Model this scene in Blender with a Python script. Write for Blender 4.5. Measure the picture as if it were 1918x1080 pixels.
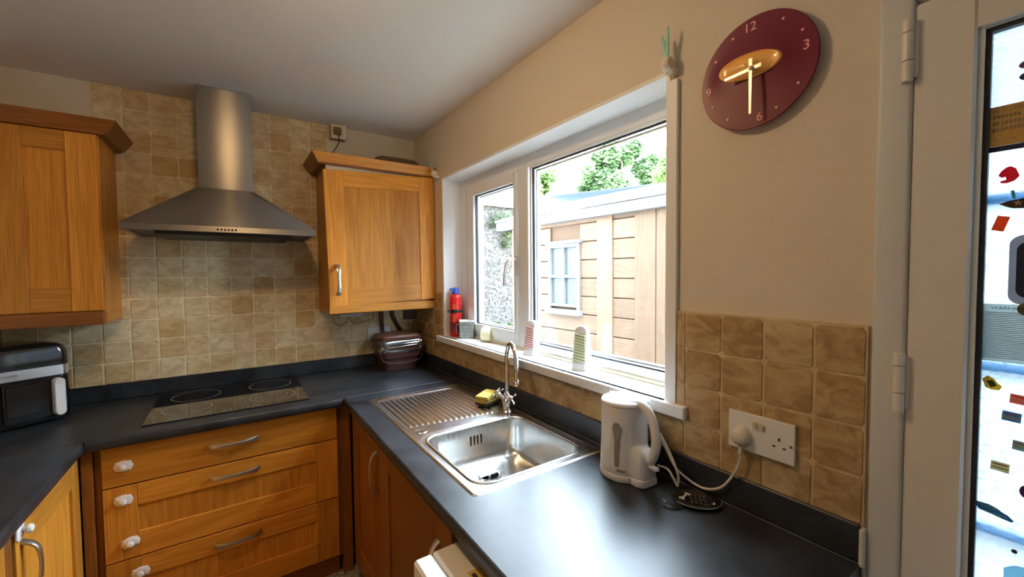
import bpy, bmesh, math, random
from mathutils import Vector, Matrix, Euler
random.seed(7)
D = bpy.data
for o in list(D.objects): D.objects.remove(o, do_unlink=True)
scene = bpy.context.scene
COL = scene.collection

# ------------------------------------------------------------------ camera
cam_d = D.cameras.new('camera'); cam = D.objects.new('camera', cam_d); COL.objects.link(cam)
cam_d.sensor_fit = 'HORIZONTAL'; cam_d.sensor_width = 36.0
cam_d.lens = 759.34 / 1918 * 36.0
cam_d.clip_start = 0.02; cam_d.clip_end = 200
R_ = Vector((0.8249328, -0.5651561, -0.0091932)); U_ = Vector((0.0291641, 0.0263154, 0.9992282)); F_ = Vector((0.5644779, 0.8245642, -0.0381907))
mw = Matrix((( R_.x, U_.x, -F_.x, -1.0632), (R_.y, U_.y, -F_.y, -2.7443), (R_.z, U_.z, -F_.z, 1.5147), (0, 0, 0, 1)))
cam.matrix_world = mw
scene.camera = cam

# ------------------------------------------------------------------ sky, lights, exposure
SKY = 23.0
w = D.worlds.new('overcast_sky'); scene.world = w; w.use_nodes = True
nt = w.node_tree; bg = nt.nodes['Background']
tc = nt.nodes.new('ShaderNodeTexCoord'); sp = nt.nodes.new('ShaderNodeSeparateXYZ'); rmp = nt.nodes.new('ShaderNodeValToRGB')
nt.links.new(tc.outputs['Generated'], sp.inputs[0]); nt.links.new(sp.outputs['Z'], rmp.inputs[0]); nt.links.new(rmp.outputs[0], bg.inputs[0])
rmp.color_ramp.elements[0].position = 0.0; rmp.color_ramp.elements[0].color = (0.84, 0.92, 1, 1)
rmp.color_ramp.elements[1].position = 0.9; rmp.color_ramp.elements[1].color = (0.66, 0.83, 1.0, 1)
bg.inputs[1].default_value = SKY

def portal(loc, rot, sx, sy):
    l = D.lights.new('daylight_portal', 'AREA'); l.shape = 'RECTANGLE'; l.size = sx; l.size_y = sy
    l.cycles.is_portal = True
    o = D.objects.new('daylight_portal', l); COL.objects.link(o); o.location = loc; o.rotation_euler = rot
PI = math.pi
portal((0.26, -1.22, 1.6), (0, PI/2, 0), 1.0, 1.6)          # window, facing -x
portal((0.16, -2.99, 1.05), (0, PI/2, 0), 2.0, 0.85)        # glazed door
scene.view_settings.view_transform = 'Standard'; scene.view_settings.look = 'None'
scene.view_settings.gamma = 1.0; scene.view_settings.use_curve_mapping = False
scene.view_settings.exposure = 1.18
scene.cycles.max_bounces = 12; scene.cycles.diffuse_bounces = 6; scene.cycles.glossy_bounces = 4
scene.cycles.transmission_bounces = 8; scene.cycles.transparent_max_bounces = 12
scene.cycles.sample_clamp_indirect = 6.0
scene.cycles.caustics_reflective = False; scene.cycles.caustics_refractive = False

# ------------------------------------------------------------------ materials
def new_mat(name):
    m = D.materials.new(name); m.use_nodes = True
    return m, m.node_tree, m.node_tree.nodes['Principled BSDF']
def rgba(c): return (c[0], c[1], c[2], 1.0)
def plain(name, c, rough=0.5, metal=0.0, spec=0.5, bump=0.0, bscale=40, var=0.0, emis=None, coat=0.0):
    m, t, p = new_mat(name)
    p.inputs['Base Color'].default_value = rgba(c); p.inputs['Roughness'].default_value = rough
    p.inputs['Metallic'].default_value = metal; p.inputs['Specular IOR Level'].default_value = spec
    p.inputs['Coat Weight'].default_value = coat
    if bump or var:
        co = t.nodes.new('ShaderNodeTexCoord'); n = t.nodes.new('ShaderNodeTexNoise'); n.inputs['Scale'].default_value = bscale
        n.inputs['Detail'].default_value = 5
        t.links.new(co.outputs['Object'], n.inputs['Vector'])
        if bump:
            b = t.nodes.new('ShaderNodeBump'); b.inputs['Strength'].default_value = bump; b.inputs['Distance'].default_value = 0.01
            t.links.new(n.outputs['Fac'], b.inputs['Height']); t.links.new(b.outputs[0], p.inputs['Normal'])
        if var:
            n2 = t.nodes.new('ShaderNodeTexNoise'); n2.inputs['Scale'].default_value = bscale * 0.15; n2.inputs['Detail'].default_value = 6
            t.links.new(co.outputs['Object'], n2.inputs['Vector'])
            r = t.nodes.new('ShaderNodeValToRGB')
            r.color_ramp.elements[0].position = 0.3; r.color_ramp.elements[1].position = 0.7
            r.color_ramp.elements[0].color = rgba([x * (1 - var) for x in c]); r.color_ramp.elements[1].color = rgba([min(1, x * (1 + var)) for x in c])
            t.links.new(n2.outputs['Fac'], r.inputs[0]); t.links.new(r.outputs[0], p.inputs['Base Color'])
    if emis:
        p.inputs['Emission Color'].default_value = rgba(emis[0]); p.inputs['Emission Strength'].default_value = emis[1]
    return m
def oak(name, axis, dark, light, rough=0.42):
    m, t, p = new_mat(name)
    co = t.nodes.new('ShaderNodeTexCoord'); oi = t.nodes.new('ShaderNodeObjectInfo')
    mu = t.nodes.new('ShaderNodeMath'); mu.operation = 'MULTIPLY'; mu.inputs[1].default_value = 17.0
    t.links.new(oi.outputs['Random'], mu.inputs[0])
    ad = t.nodes.new('ShaderNodeVectorMath'); ad.operation = 'ADD'
    t.links.new(co.outputs['Object'], ad.inputs[0]); t.links.new(mu.outputs[0], ad.inputs[1])
    mp = t.nodes.new('ShaderNodeMapping')
    sc = [26, 26, 26]; sc[axis] = 2.2; mp.inputs['Scale'].default_value = sc
    t.links.new(ad.outputs[0], mp.inputs[0])
    # broad cathedral figure
    n1 = t.nodes.new('ShaderNodeTexNoise'); n1.inputs['Scale'].default_value = 0.40; n1.inputs['Detail'].default_value = 2.5; n1.inputs['Distortion'].default_value = 0.9
    t.links.new(mp.outputs[0], n1.inputs['Vector'])
    m2 = t.nodes.new('ShaderNodeMath'); m2.operation = 'MULTIPLY'; m2.inputs[1].default_value = 38.0; t.links.new(n1.outputs['Fac'], m2.inputs[0])
    sn = t.nodes.new('ShaderNodeMath'); sn.operation = 'SINE'; t.links.new(m2.outputs[0], sn.inputs[0])
    # fine fibres
    mp2 = t.nodes.new('ShaderNodeMapping'); sc2 = [230, 230, 230]; sc2[axis] = 6; mp2.inputs['Scale'].default_value = sc2
    t.links.new(ad.outputs[0], mp2.inputs[0])
    n2 = t.nodes.new('ShaderNodeTexNoise'); n2.inputs['Scale'].default_value = 1.0; n2.inputs['Detail'].default_value = 4
    t.links.new(mp2.outputs[0], n2.inputs['Vector'])
    a = t.nodes.new('ShaderNodeMath'); a.operation = 'MULTIPLY'; a.inputs[1].default_value = 0.10; t.links.new(sn.outputs[0], a.inputs[0])
    b = t.nodes.new('ShaderNodeMath'); b.operation = 'ADD'; t.links.new(a.outputs[0], b.inputs[0]); t.links.new(n2.outputs['Fac'], b.inputs[1])
    r = t.nodes.new('ShaderNodeValToRGB'); r.color_ramp.elements[0].position = 0.15; r.color_ramp.elements[1].position = 0.85
    r.color_ramp.elements[0].color = rgba(dark); r.color_ramp.elements[1].color = rgba(light)
    t.links.new(b.outputs[0], r.inputs[0])
    # each board its own tone
    hs = t.nodes.new('ShaderNodeHueSaturation'); t.links.new(r.outputs[0], hs.inputs['Color'])
    v = t.nodes.new('ShaderNodeMapRange'); v.inputs['To Min'].default_value = 0.74; v.inputs['To Max'].default_value = 1.12
    t.links.new(oi.outputs['Random'], v.inputs[0]); t.links.new(v.outputs[0], hs.inputs['Value'])
    t.links.new(hs.outputs[0], p.inputs['Base Color'])
    bp = t.nodes.new('ShaderNodeBump'); bp.inputs['Strength'].default_value = 0.12; bp.inputs['Distance'].default_value = 0.002
    t.links.new(n2.outputs['Fac'], bp.inputs['Height']); t.links.new(bp.outputs[0], p.inputs['Normal'])
    p.inputs['Roughness'].default_value = rough; p.inputs['Specular IOR Level'].default_value = 0.4
    return m
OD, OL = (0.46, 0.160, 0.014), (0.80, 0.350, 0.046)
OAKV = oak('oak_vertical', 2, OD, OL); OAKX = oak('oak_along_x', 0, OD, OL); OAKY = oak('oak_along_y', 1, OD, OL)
BD, BL_ = (0.20, 0.060, 0.010), (0.34, 0.125, 0.025)  # same oak, darkened to carry the shade of trims, posts, sink doors
SHADV = oak('shaded_oak_vertical', 2, BD, BL_); SHADX = oak('shaded_oak_along_x', 0, BD, BL_); SHADY = oak('shaded_oak_along_y', 1, BD, BL_)

def stone(name, cols, vein, veinamt=0.5):
    m, t, p = new_mat(name)
    co = t.nodes.new('ShaderNodeTexCoord'); oi = t.nodes.new('ShaderNodeObjectInfo')
    mu = t.nodes.new('ShaderNodeMath'); mu.operation = 'MULTIPLY'; mu.inputs[1].default_value = 31.0; t.links.new(oi.outputs['Random'], mu.inputs[0])
    ad = t.nodes.new('ShaderNodeVectorMath'); ad.operation = 'ADD'; t.links.new(co.outputs['Object'], ad.inputs[0]); t.links.new(mu.outputs[0], ad.inputs[1])
    r = t.nodes.new('ShaderNodeValToRGB'); cr = r.color_ramp; cr.interpolation = 'LINEAR'
    cr.elements[0].color = rgba(cols[0]); cr.elements[1].color = rgba(cols[-1])
    for i, c in enumerate(cols[1:-1]):
        e = cr.elements.new((i + 1) / (len(cols) - 1)); e.color = rgba(c)
    t.links.new(oi.outputs['Random'], r.inputs[0])
    n = t.nodes.new('ShaderNodeTexNoise'); n.inputs['Scale'].default_value = 15; n.inputs['Detail'].default_value = 8; n.inputs['Distortion'].default_value = 0.9; n.inputs['Roughness'].default_value = 0.62
    mpv = t.nodes.new('ShaderNodeMapping'); mpv.inputs['Scale'].default_value = (1, 1, 1.7); mpv.inputs['Rotation'].default_value = (0.3, 0.4, 0.3)
    t.links.new(ad.outputs[0], mpv.inputs[0]); t.links.new(mpv.outputs[0], n.inputs['Vector'])
    vr = t.nodes.new('ShaderNodeValToRGB'); vr.color_ramp.elements[0].position = 0.38; vr.color_ramp.elements[0].color = rgba(vein); vr.color_ramp.elements[1].position = 0.60; vr.color_ramp.elements[1].color = (1, 1, 1, 1)
    t.links.new(n.outputs['Fac'], vr.inputs[0])
    mx = t.nodes.new('ShaderNodeMix'); mx.data_type = 'RGBA'; mx.blend_type = 'MULTIPLY'; mx.inputs['Factor'].default_value = veinamt
    t.links.new(r.outputs[0], mx.inputs[6]); t.links.new(vr.outputs[0], mx.inputs[7]); t.links.new(mx.outputs[2], p.inputs['Base Color'])
    bp = t.nodes.new('ShaderNodeBump'); bp.inputs['Strength'].default_value = 0.25; bp.inputs['Distance'].default_value = 0.003
    t.links.new(n.outputs['Fac'], bp.inputs['Height']); t.links.new(bp.outputs[0], p.inputs['Normal'])
    p.inputs['Roughness'].default_value = 0.5; p.inputs['Specular IOR Level'].default_value = 0.35
    return m
TILE = stone('travertine', [(0.62, 0.43, 0.19), (0.76, 0.64, 0.41), (0.66, 0.49, 0.25), (0.82, 0.71, 0.48), (0.60, 0.41, 0.17), (0.78, 0.62, 0.41)], (0.60, 0.47, 0.34), 0.62)
TILEB = stone('shaded_travertine', [(0.56, 0.40, 0.20), (0.50, 0.34, 0.155), (0.60, 0.45, 0.25), (0.46, 0.31, 0.14), (0.58, 0.42, 0.22)], (0.52, 0.38, 0.25), 0.72)  # same travertine, with the window wall's shade put into the colour
GROUT = plain('grout', (0.80, 0.68, 0.42), 0.9, bump=0.3, bscale=120, var=0.12)
GROUTB = plain('shaded_grout', (0.62, 0.48, 0.28), 0.9, bump=0.3, bscale=120, var=0.15)  # grout of the window wall, darkened to carry the same shade
PAINT = plain('cream_wall_paint', (0.72, 0.66, 0.55), 0.75, bump=0.35, bscale=9, var=0.03)
PAINTR = plain('shaded_cream_wall_paint', (0.70, 0.61, 0.49), 0.7, bump=0.45, bscale=9, var=0.03)  # the room's cream paint, beiger to hold the backlit wall's shade
CEIL = plain('ceiling_paint', (0.87, 0.83, 0.77), 0.8, bump=0.12, bscale=5, var=0.02)
FLOORM = plain('grey_vinyl', (0.30, 0.27, 0.24), 0.5, var=0.9, bscale=400)
UPVC = plain('white_upvc', (0.84, 0.85, 0.85), 0.35)
UPVCD = plain('door_upvc', (0.74, 0.70, 0.64), 0.4)
FRAMEW = plain('door_frame_upvc', (0.62, 0.63, 0.62), 0.38)
SILLW = plain('white_board', (0.86, 0.86, 0.85), 0.4)
RUBBER = plain('black_rubber', (0.012, 0.013, 0.018), 0.5)
BLACKP = plain('gloss_black_plastic', (0.008, 0.008, 0.009), 0.16, coat=0.2)
WHITEP = plain('white_plastic', (0.80, 0.80, 0.80), 0.35)
CREAMP = plain('cream_plastic', (0.74, 0.66, 0.50), 0.4)
PORC = plain('white_porcelain', (0.82, 0.78, 0.74), 0.18, bump=0.3, bscale=120, coat=0.4)
BRUSHP = plain('satin_nickel', (0.62, 0.58, 0.52), 0.34, 1.0)
CHROME = plain('chrome', (0.78, 0.78, 0.80), 0.10, 1.0)
CABLEK = plain('dark_cable', (0.05, 0.03, 0.02), 0.5)
DARKHOLE = plain('dark_recess', (0.01, 0.008, 0.008), 0.8)
def laminate():
    m, t, p = new_mat('slate_laminate')
    co = t.nodes.new('ShaderNodeTexCoord'); n = t.nodes.new('ShaderNodeTexNoise'); n.inputs['Scale'].default_value = 9; n.inputs['Detail'].default_value = 8; n.inputs['Roughness'].default_value = 0.65
    t.links.new(co.outputs['Object'], n.inputs['Vector'])
    r = t.nodes.new('ShaderNodeValToRGB'); r.color_ramp.elements[0].position = 0.35; r.color_ramp.elements[0].color = (0.008, 0.009, 0.011, 1)
    r.color_ramp.elements[1].position = 0.72; r.color_ramp.elements[1].color = (0.036, 0.041, 0.050, 1)
    t.links.new(n.outputs['Fac'], r.inputs[0]); t.links.new(r.outputs[0], p.inputs['Base Color'])
    rr = t.nodes.new('ShaderNodeMapRange'); rr.inputs['To Min'].default_value = 0.33; rr.inputs['To Max'].default_value = 0.46
    t.links.new(n.outputs['Fac'], rr.inputs[0]); t.links.new(rr.outputs[0], p.inputs['Roughness'])
    n2 = t.nodes.new('ShaderNodeTexNoise'); n2.inputs['Scale'].default_value = 160; n2.inputs['Detail'].default_value = 3
    t.links.new(co.outputs['Object'], n2.inputs['Vector'])
    b = t.nodes.new('ShaderNodeBump'); b.inputs['Strength'].default_value = 0.10; b.inputs['Distance'].default_value = 0.001
    t.links.new(n2.outputs['Fac'], b.inputs['Height']); t.links.new(b.outputs[0], p.inputs['Normal'])
    p.inputs['Specular IOR Level'].default_value = 0.5
    return m
SLATE = laminate()
def steel(name, base, rough, stretch, bump=0.06, aniso=0.0):
    m, t, p = new_mat(name)
    p.inputs['Metallic'].default_value = 1.0; p.inputs['Base Color'].default_value = rgba(base)
    co = t.nodes.new('ShaderNodeTexCoord'); mp = t.nodes.new('ShaderNodeMapping'); mp.inputs['Scale'].default_value = stretch
    n = t.nodes.new('ShaderNodeTexNoise'); n.inputs['Scale'].default_value = 1; n.inputs['Detail'].default_value = 3
    t.links.new(co.outputs['Object'], mp.inputs[0]); t.links.new(mp.outputs[0], n.inputs['Vector'])
    b = t.nodes.new('ShaderNodeBump'); b.inputs['Strength'].default_value = bump; b.inputs['Distance'].default_value = 0.001
    t.links.new(n.outputs['Fac'], b.inputs['Height']); t.links.new(b.outputs[0], p.inputs['Normal'])
    rr = t.nodes.new('ShaderNodeMapRange'); rr.inputs['To Min'].default_value = rough - 0.05; rr.inputs['To Max'].default_value = rough + 0.07
    t.links.new(n.outputs['Fac'], rr.inputs[0]); t.links.new(rr.outputs[0], p.inputs['Roughness'])
    p.inputs['Anisotropic'].default_value = aniso
    if aniso:
        tg = t.nodes.new('ShaderNodeTangent'); tg.direction_type = 'RADIAL'; tg.axis = 'Z'; t.links.new(tg.outputs[0], p.inputs['Tangent']); p.inputs['Anisotropic Rotation'].default_value = 0.25
    return m
HOODS = steel('brushed_steel_hood', (0.40, 0.37, 0.33), 0.38, (4, 4, 900), 0.15, 0.85)
SINKS = steel('stainless_sink', (0.72, 0.71, 0.69), 0.24, (400, 5, 20), 0.05)
def glass_pane(name, tint=(0.96, 0.98, 0.98), gl=0.10):
    m = D.materials.new(name); m.use_nodes = True; t = m.node_tree; t.nodes.clear()
    o = t.nodes.new('ShaderNodeOutputMaterial'); tr = t.nodes.new('ShaderNodeBsdfTransparent'); tr.inputs[0].default_value = rgba(tint)
    g = t.nodes.new('ShaderNodeBsdfGlossy'); g.inputs['Roughness'].default_value = 0.02
    lw = t.nodes.new('ShaderNodeLayerWeight'); lw.inputs[0].default_value = 0.5
    pw = t.nodes.new('ShaderNodeMath'); pw.operation = 'POWER'; pw.inputs[1].default_value = 5.0; t.links.new(lw.outputs['Facing'], pw.inputs[0])
    f = t.nodes.new('ShaderNodeMath'); f.operation = 'MULTIPLY_ADD'; f.inputs[1].default_value = 0.9; f.inputs[2].default_value = 0.035; t.links.new(pw.outputs[0], f.inputs[0])
    mx = t.nodes.new('ShaderNodeMixShader'); t.links.new(f.outputs[0], mx.inputs[0]); t.links.new(tr.outputs[0], mx.inputs[1]); t.links.new(g.outputs[0], mx.inputs[2])
    t.links.new(mx.outputs[0], o.inputs[0]); return m
CLEAR = glass_pane('clear_glass')
def obscure():
    m = D.materials.new('obscure_glass'); m.use_nodes = True; t = m.node_tree; t.nodes.clear()
    o = t.nodes.new('ShaderNodeOutputMaterial')
    co = t.nodes.new('ShaderNodeTexCoord')
    v = t.nodes.new('ShaderNodeTexVoronoi'); v.inputs['Scale'].default_value = 95; v.feature = 'SMOOTH_F1'; v.inputs['Smoothness'].default_value = 0.3
    nz = t.nodes.new('ShaderNodeTexNoise'); nz.inputs['Scale'].default_value = 30; nz.inputs['Detail'].default_value = 3
    t.links.new(co.outputs['Object'], v.inputs['Vector']); t.links.new(co.outputs['Object'], nz.inputs['Vector'])
    cr = t.nodes.new('ShaderNodeMapRange'); cr.inputs['From Min'].default_value = 0.15; cr.inputs['From Max'].default_value = 0.42
    t.links.new(v.outputs['Distance'], cr.inputs[0])
    ad = t.nodes.new('ShaderNodeMath'); ad.operation = 'ADD'; t.links.new(cr.outputs[0], ad.inputs[0]); t.links.new(nz.outputs['Fac'], ad.inputs[1])
    b = t.nodes.new('ShaderNodeBump'); b.inputs['Strength'].default_value = 1.0; b.inputs['Distance'].default_value = 0.0022
    t.links.new(ad.outputs[0], b.inputs['Height'])
    rf = t.nodes.new('ShaderNodeBsdfRefraction'); rf.inputs['IOR'].default_value = 1.25; rf.inputs['Roughness'].default_value = 0.03; rf.inputs[0].default_value = (0.93, 0.97, 1.0, 1)
    tl = t.nodes.new('ShaderNodeBsdfTranslucent'); tl.inputs[0].default_value = (0.86, 0.94, 1.0, 1)
    tr = t.nodes.new('ShaderNodeBsdfTransparent'); tr.inputs[0].default_value = (0.92, 0.97, 1.0, 1)
    gl = t.nodes.new('ShaderNodeBsdfGlossy'); gl.inputs['Roughness'].default_value = 0.12
    for n in (rf, tl, gl): t.links.new(b.outputs[0], n.inputs['Normal'])
    m1 = t.nodes.new('ShaderNodeMixShader'); m1.inputs[0].default_value = 0.45; t.links.new(rf.outputs[0], m1.inputs[1]); t.links.new(tl.outputs[0], m1.inputs[2])
    m2 = t.nodes.new('ShaderNodeMixShader'); m2.inputs[0].default_value = 0.35; t.links.new(m1.outputs[0], m2.inputs[1]); t.links.new(tr.outputs[0], m2.inputs[2])
    m3 = t.nodes.new('ShaderNodeMixShader'); m3.inputs[0].default_value = 0.05; t.links.new(m2.outputs[0], m3.inputs[1]); t.links.new(gl.outputs[0], m3.inputs[2])
    t.links.new(m3.outputs[0], o.inputs[0]); return m
OBSC = obscure()

# ------------------------------------------------------------------ mesh helpers
class MB:
    """collects shapes (world or local coordinates) into one mesh"""
    def __init__(s): s.bm = bmesh.new()
    def box(s, a, b, bev=0.0, M=None, seg=1):
        a = Vector(a); b = Vector(b)
        r = bmesh.ops.create_cube(s.bm, size=1.0); vs = r['verts']
        for v in vs: v.co = Vector([(a[i] + b[i]) / 2 + v.co[i] * abs(b[i] - a[i]) for i in range(3)])
        if bev > 0:
            es = list({e for v in vs for e in v.link_edges})
            rb = bmesh.ops.bevel(s.bm, geom=es, offset=bev, segments=seg, affect='EDGES', profile=0.6)
            vs = list({v for f in rb['faces'] for v in f.verts} | {v for v in vs if v.is_valid})
        if M is not None:
            for v in vs: v.co = M @ v.co
        return s
    def hexa(s, P, bev=0.0):
        """8 corners: bottom ring 0-3, top ring 4-7"""
        vs = [s.bm.verts.new(p) for p in P]
        fs = [(0, 3, 2, 1), (4, 5, 6, 7), (0, 1, 5, 4), (1, 2, 6, 5), (2, 3, 7, 6), (3, 0, 4, 7)]
        F = [s.bm.faces.new([vs[i] for i in f]) for f in fs]
        bmesh.ops.recalc_face_normals(s.bm, faces=F)
        if bev > 0:
            es = list({e for v in vs for e in v.link_edges})
            bmesh.ops.bevel(s.bm, geom=es, offset=bev, segments=1, affect='EDGES')
        return s
    def loft(s, rings, closed=True, cap=True):
        R = [[s.bm.verts.new(p) for p in r] for r in rings]; n = len(R[0]); F = []
        for a, b in zip(R[:-1], R[1:]):
            for i in range(n if closed else n - 1):
                j = (i + 1) % n
                F.append(s.bm.faces.new((a[i], a[j], b[j], b[i])))
        if cap:
            F.append(s.bm.faces.new(R[0][::-1])); F.append(s.bm.faces.new(R[-1]))
        bmesh.ops.recalc_face_normals(s.bm, faces=F)
        return s
    def lathe(s, prof, c=(0, 0, 0), axis='z', n=28, M=None, cap=False):
        rings = []
        for r, h in prof:
            ring = []
            for i in range(n):
                a = 2 * PI * i / n; x, y = r * math.cos(a), r * math.sin(a)
                p = {'z': (x, y, h), 'x': (h, x, y), 'y': (x, h, y)}[axis]
                p = Vector(p) + Vector(c)
                if M is not None: p = M @ p
                ring.append(p)
            rings.append(ring)
        return s.loft(rings, cap=cap)
    def tube(s, pts, r, n=10, flat=None, up=None, cap=True):
        pts = [Vector(p) for p in pts]; rings = []; m = len(pts)
        pu = Vector(up) if up else None
        for i, p in enumerate(pts):
            d = (pts[min(i + 1, m - 1)] - pts[max(i - 1, 0)]).normalized()
            if pu is None:
                pu = Vector((0, 0, 1)) if abs(d.z) < 0.9 else Vector((1, 0, 0))
            a = d.cross(pu).normalized(); b = a.cross(d).normalized(); pu = b if up is None else pu
            rr = r[i] if isinstance(r, (list, tuple)) else r
            ra, rb = (rr, rr) if flat is None else (rr * flat[0], rr * flat[1])
            rings.append([p + a * (ra * math.cos(2 * PI * k / n)) + b * (rb * math.sin(2 * PI * k / n)) for k in range(n)])
        return s.loft(rings, cap=cap)
    def prism(s, poly, z0, z1, M=None, bev=0.0):
        rings = [[Vector((x, y, z)) for x, y in poly] for z in (z0, z1)]
        if M is not None: rings = [[M @ p for p in r] for r in rings]
        n0 = set(s.bm.verts); s.loft(rings)
        if bev > 0:
            vs = [v for v in s.bm.verts if v not in n0]; es = list({e for v in vs for e in v.link_edges})
            bmesh.ops.bevel(s.bm, geom=es, offset=bev, segments=1, affect='EDGES')
        return s
    def sphere(s, c, r, sc=(1, 1, 1), u=16, v=10):
        q = bmesh.ops.create_uvsphere(s.bm, u_segments=u, v_segments=v, radius=r)['verts']
        for x in q: x.co = Vector(c) + Vector((x.co.x * sc[0], x.co.y * sc[1], x.co.z * sc[2]))
        return s
    def build(s, name, mat, parent=None, smooth=False, local=False, label=None, kind=None, angle=None):
        me = D.meshes.new(name)
        if parent is not None and not local:
            off = root_loc(parent)
            for v in s.bm.verts: v.co -= off
        s.bm.to_mesh(me); s.bm.free()
        me.materials.append(mat)
        if smooth:
            for p in me.polygons: p.use_smooth = True
            if angle is not False:
                try: me.set_sharp_from_angle(angle=math.radians(angle or 40))
                except Exception: pass
        o = D.objects.new(name, me); COL.objects.link(o)
        if parent is not None: o.parent = parent
        if label: o['label'] = label
        if kind: o['kind'] = kind
        return o
def root_loc(o):
    v = Vector((0, 0, 0))
    while o is not None: v += Vector(o.location); o = o.parent
    return v
def thing(name, label, cat, loc=(0, 0, 0), rz=0, group=None):
    o = D.objects.new(name, None); COL.objects.link(o); o.empty_display_size = 0.05
    o.location = loc; o.rotation_euler = (0, 0, rz); o['label'] = label; o['category'] = cat
    if group: o['group'] = group
    return o
def tag(o, label, cat, group=None):
    o['label'] = label; o['category'] = cat
    if group: o['group'] = group
    return o
def struct(o): o['kind'] = 'structure'; return o
def rrect(x0, y0, x1, y1, r, n=5):
    P = []
    for cx, cy, a0 in ((x1 - r, y1 - r, 0), (x0 + r, y1 - r, 90), (x0 + r, y0 + r, 180), (x1 - r, y0 + r, 270)):
        for i in range(n + 1):
            a = math.radians(a0 + 90 * i / n); P.append((cx + r * math.cos(a), cy + r * math.sin(a)))
    return P
def spline(P, n=8):
    P = [Vector(p) for p in P]; out = []
    Q = [P[0] * 2 - P[1]] + P + [P[-1] * 2 - P[-2]]
    for i in range(1, len(Q) - 2):
        for k in range(n):
            t = k / n; a, b, c, d = Q[i - 1], Q[i], Q[i + 1], Q[i + 2]
            out.append(0.5 * ((2 * b) + (c - a) * t + (2 * a - 5 * b + 4 * c - d) * t * t + (3 * b - 3 * c + d - a) * t ** 3))
    out.append(P[-1]); return out
def text_obj(name, body, size, mat, M, parent=None, extrude=0.0003, offset=0.0, width=None):
    cu = D.curves.new(name, 'FONT'); cu.body = body; cu.size = size; cu.extrude = extrude; cu.offset = offset
    cu.align_x = 'CENTER'; cu.align_y = 'CENTER'; cu.resolution_u = 3
    to = D.objects.new(name + '_tmp', cu); COL.objects.link(to)
    bpy.context.view_layer.update()
    me = D.meshes.new_from_object(to.evaluated_get(bpy.context.evaluated_depsgraph_get()))
    D.objects.remove(to)
    s = 1.0
    if width:
        xs = [v.co.x for v in me.vertices]; s = width / (max(xs) - min(xs))
    off = root_loc(parent) if parent is not None else Vector((0, 0, 0))
    for v in me.vertices: v.co = M @ Vector((v.co.x * s, v.co.y, v.co.z)) - off
    me.materials.clear(); me.materials.append(mat)
    o = D.objects.new(name, me); COL.objects.link(o)
    if parent is not None: o.parent = parent
    return o
def frame_on(origin, right, up):
    r = Vector(right).normalized(); u = Vector(up).normalized(); n = r.cross(u)
    return Matrix(((r.x, u.x, n.x, origin[0]), (r.y, u.y, n.y, origin[1]), (r.z, u.z, n.z, origin[2]), (0, 0, 0, 1)))

# ------------------------------------------------------------------ room shell
CZ = 2.439; XL = -2.15; YR = -5.6
WB = struct(MB().box((XL - .1, 0, -0.02), (0.25, 0.12, CZ + .05)).build('wall_back', PAINT))
m = MB()   # window wall with window and door openings, thickness to x = .25
OY0, OY1, OZ0, OZ1 = -2.012, -0.455, 1.095, 2.09
DY0, DY1, DZ1 = -3.42, -2.482, 2.06
m.box((0, OY1, 0), (0.25, 0, CZ)); m.box((0, DY1, 0), (0.25, OY0, CZ)); m.box((0, OY0, 0), (0.25, OY1, OZ0)); m.box((0, OY0, OZ1), (0.25, OY1, CZ))
m.box((0, DY0, DZ1), (0.25, DY1, CZ)); m.box((0, YR, 0), (0.25, DY0, CZ))
WR = struct(m.build('wall_right', PAINTR))
struct(MB().box((XL - .1, YR, -0.02), (XL, 0, CZ)).build('wall_left', PAINT))
struct(MB().box((XL - .1, YR - .1, 0), (.25, YR, CZ)).build('wall_rear', PAINT))
struct(MB().box((XL - .1, YR - .1, -0.1), (0.25, 0.1, 0)).build('floor', FLOORM))
struct(MB().box((XL - .1, YR - .1, CZ), (0.25, 0.12, CZ + .1)).build('ceiling', CEIL))
struct(MB().box((XL - 3, YR - .1, CZ + .101), (0.25, 3.4, 5.2)).build('added_sky_block', plain('pale_render', (.7, .68, .62), .9)))  # unseen block over the house, added to cut skylight on the garden side

# ------------------------------------------------------------------ wall tiles
def tile_mesh(k, s=0.0985, t=0.0065):
    rnd = random.Random(100 + k); h = s / 2; c = 0.0065
    base = [(-h + c, -h), (h - c, -h), (h, -h + c), (h, h - c), (h - c, h), (-h + c, h), (-h, h - c), (-h, -h + c)]
    j = [(x + rnd.uniform(-1, 1) * .0018, y + rnd.uniform(-1, 1) * .0018) for x, y in base]
    rings = []
    for sc, y in ((1.0, 0.0), (1.0, -t + .0018), (0.972, -t)):
        rings.append([Vector((x * sc, y, z * sc)) for x, z in j])
    m = MB(); m.loft(rings)
    me = D.meshes.new('tile'); m.bm.to_mesh(me); m.bm.free()
    return me
TM = [tile_mesh(k) for k in range(7)]
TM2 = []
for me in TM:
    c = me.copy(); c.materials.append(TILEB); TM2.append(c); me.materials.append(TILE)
def tile(parent, meshes, loc, rz, sx=1.0, sz=1.0):
    o = D.objects.new('tile', random.choice(meshes)); COL.objects.link(o); o.parent = parent
    o.location = loc; o.rotation_euler = (0, random.uniform(-.006, .006), rz); o.scale = (sx, 1, sz)
BP = 0.104; BX = -1.7021; BZ = 1.7138
m = MB(); m.box((XL, -.0085, .975), (0, 0, 1.4025)); m.box((-1.6, -.0085, 1.4025), (-.56, 0, CZ - .004))
g = m.build('grout', GROUT, WB)
YT = -.0045
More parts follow.
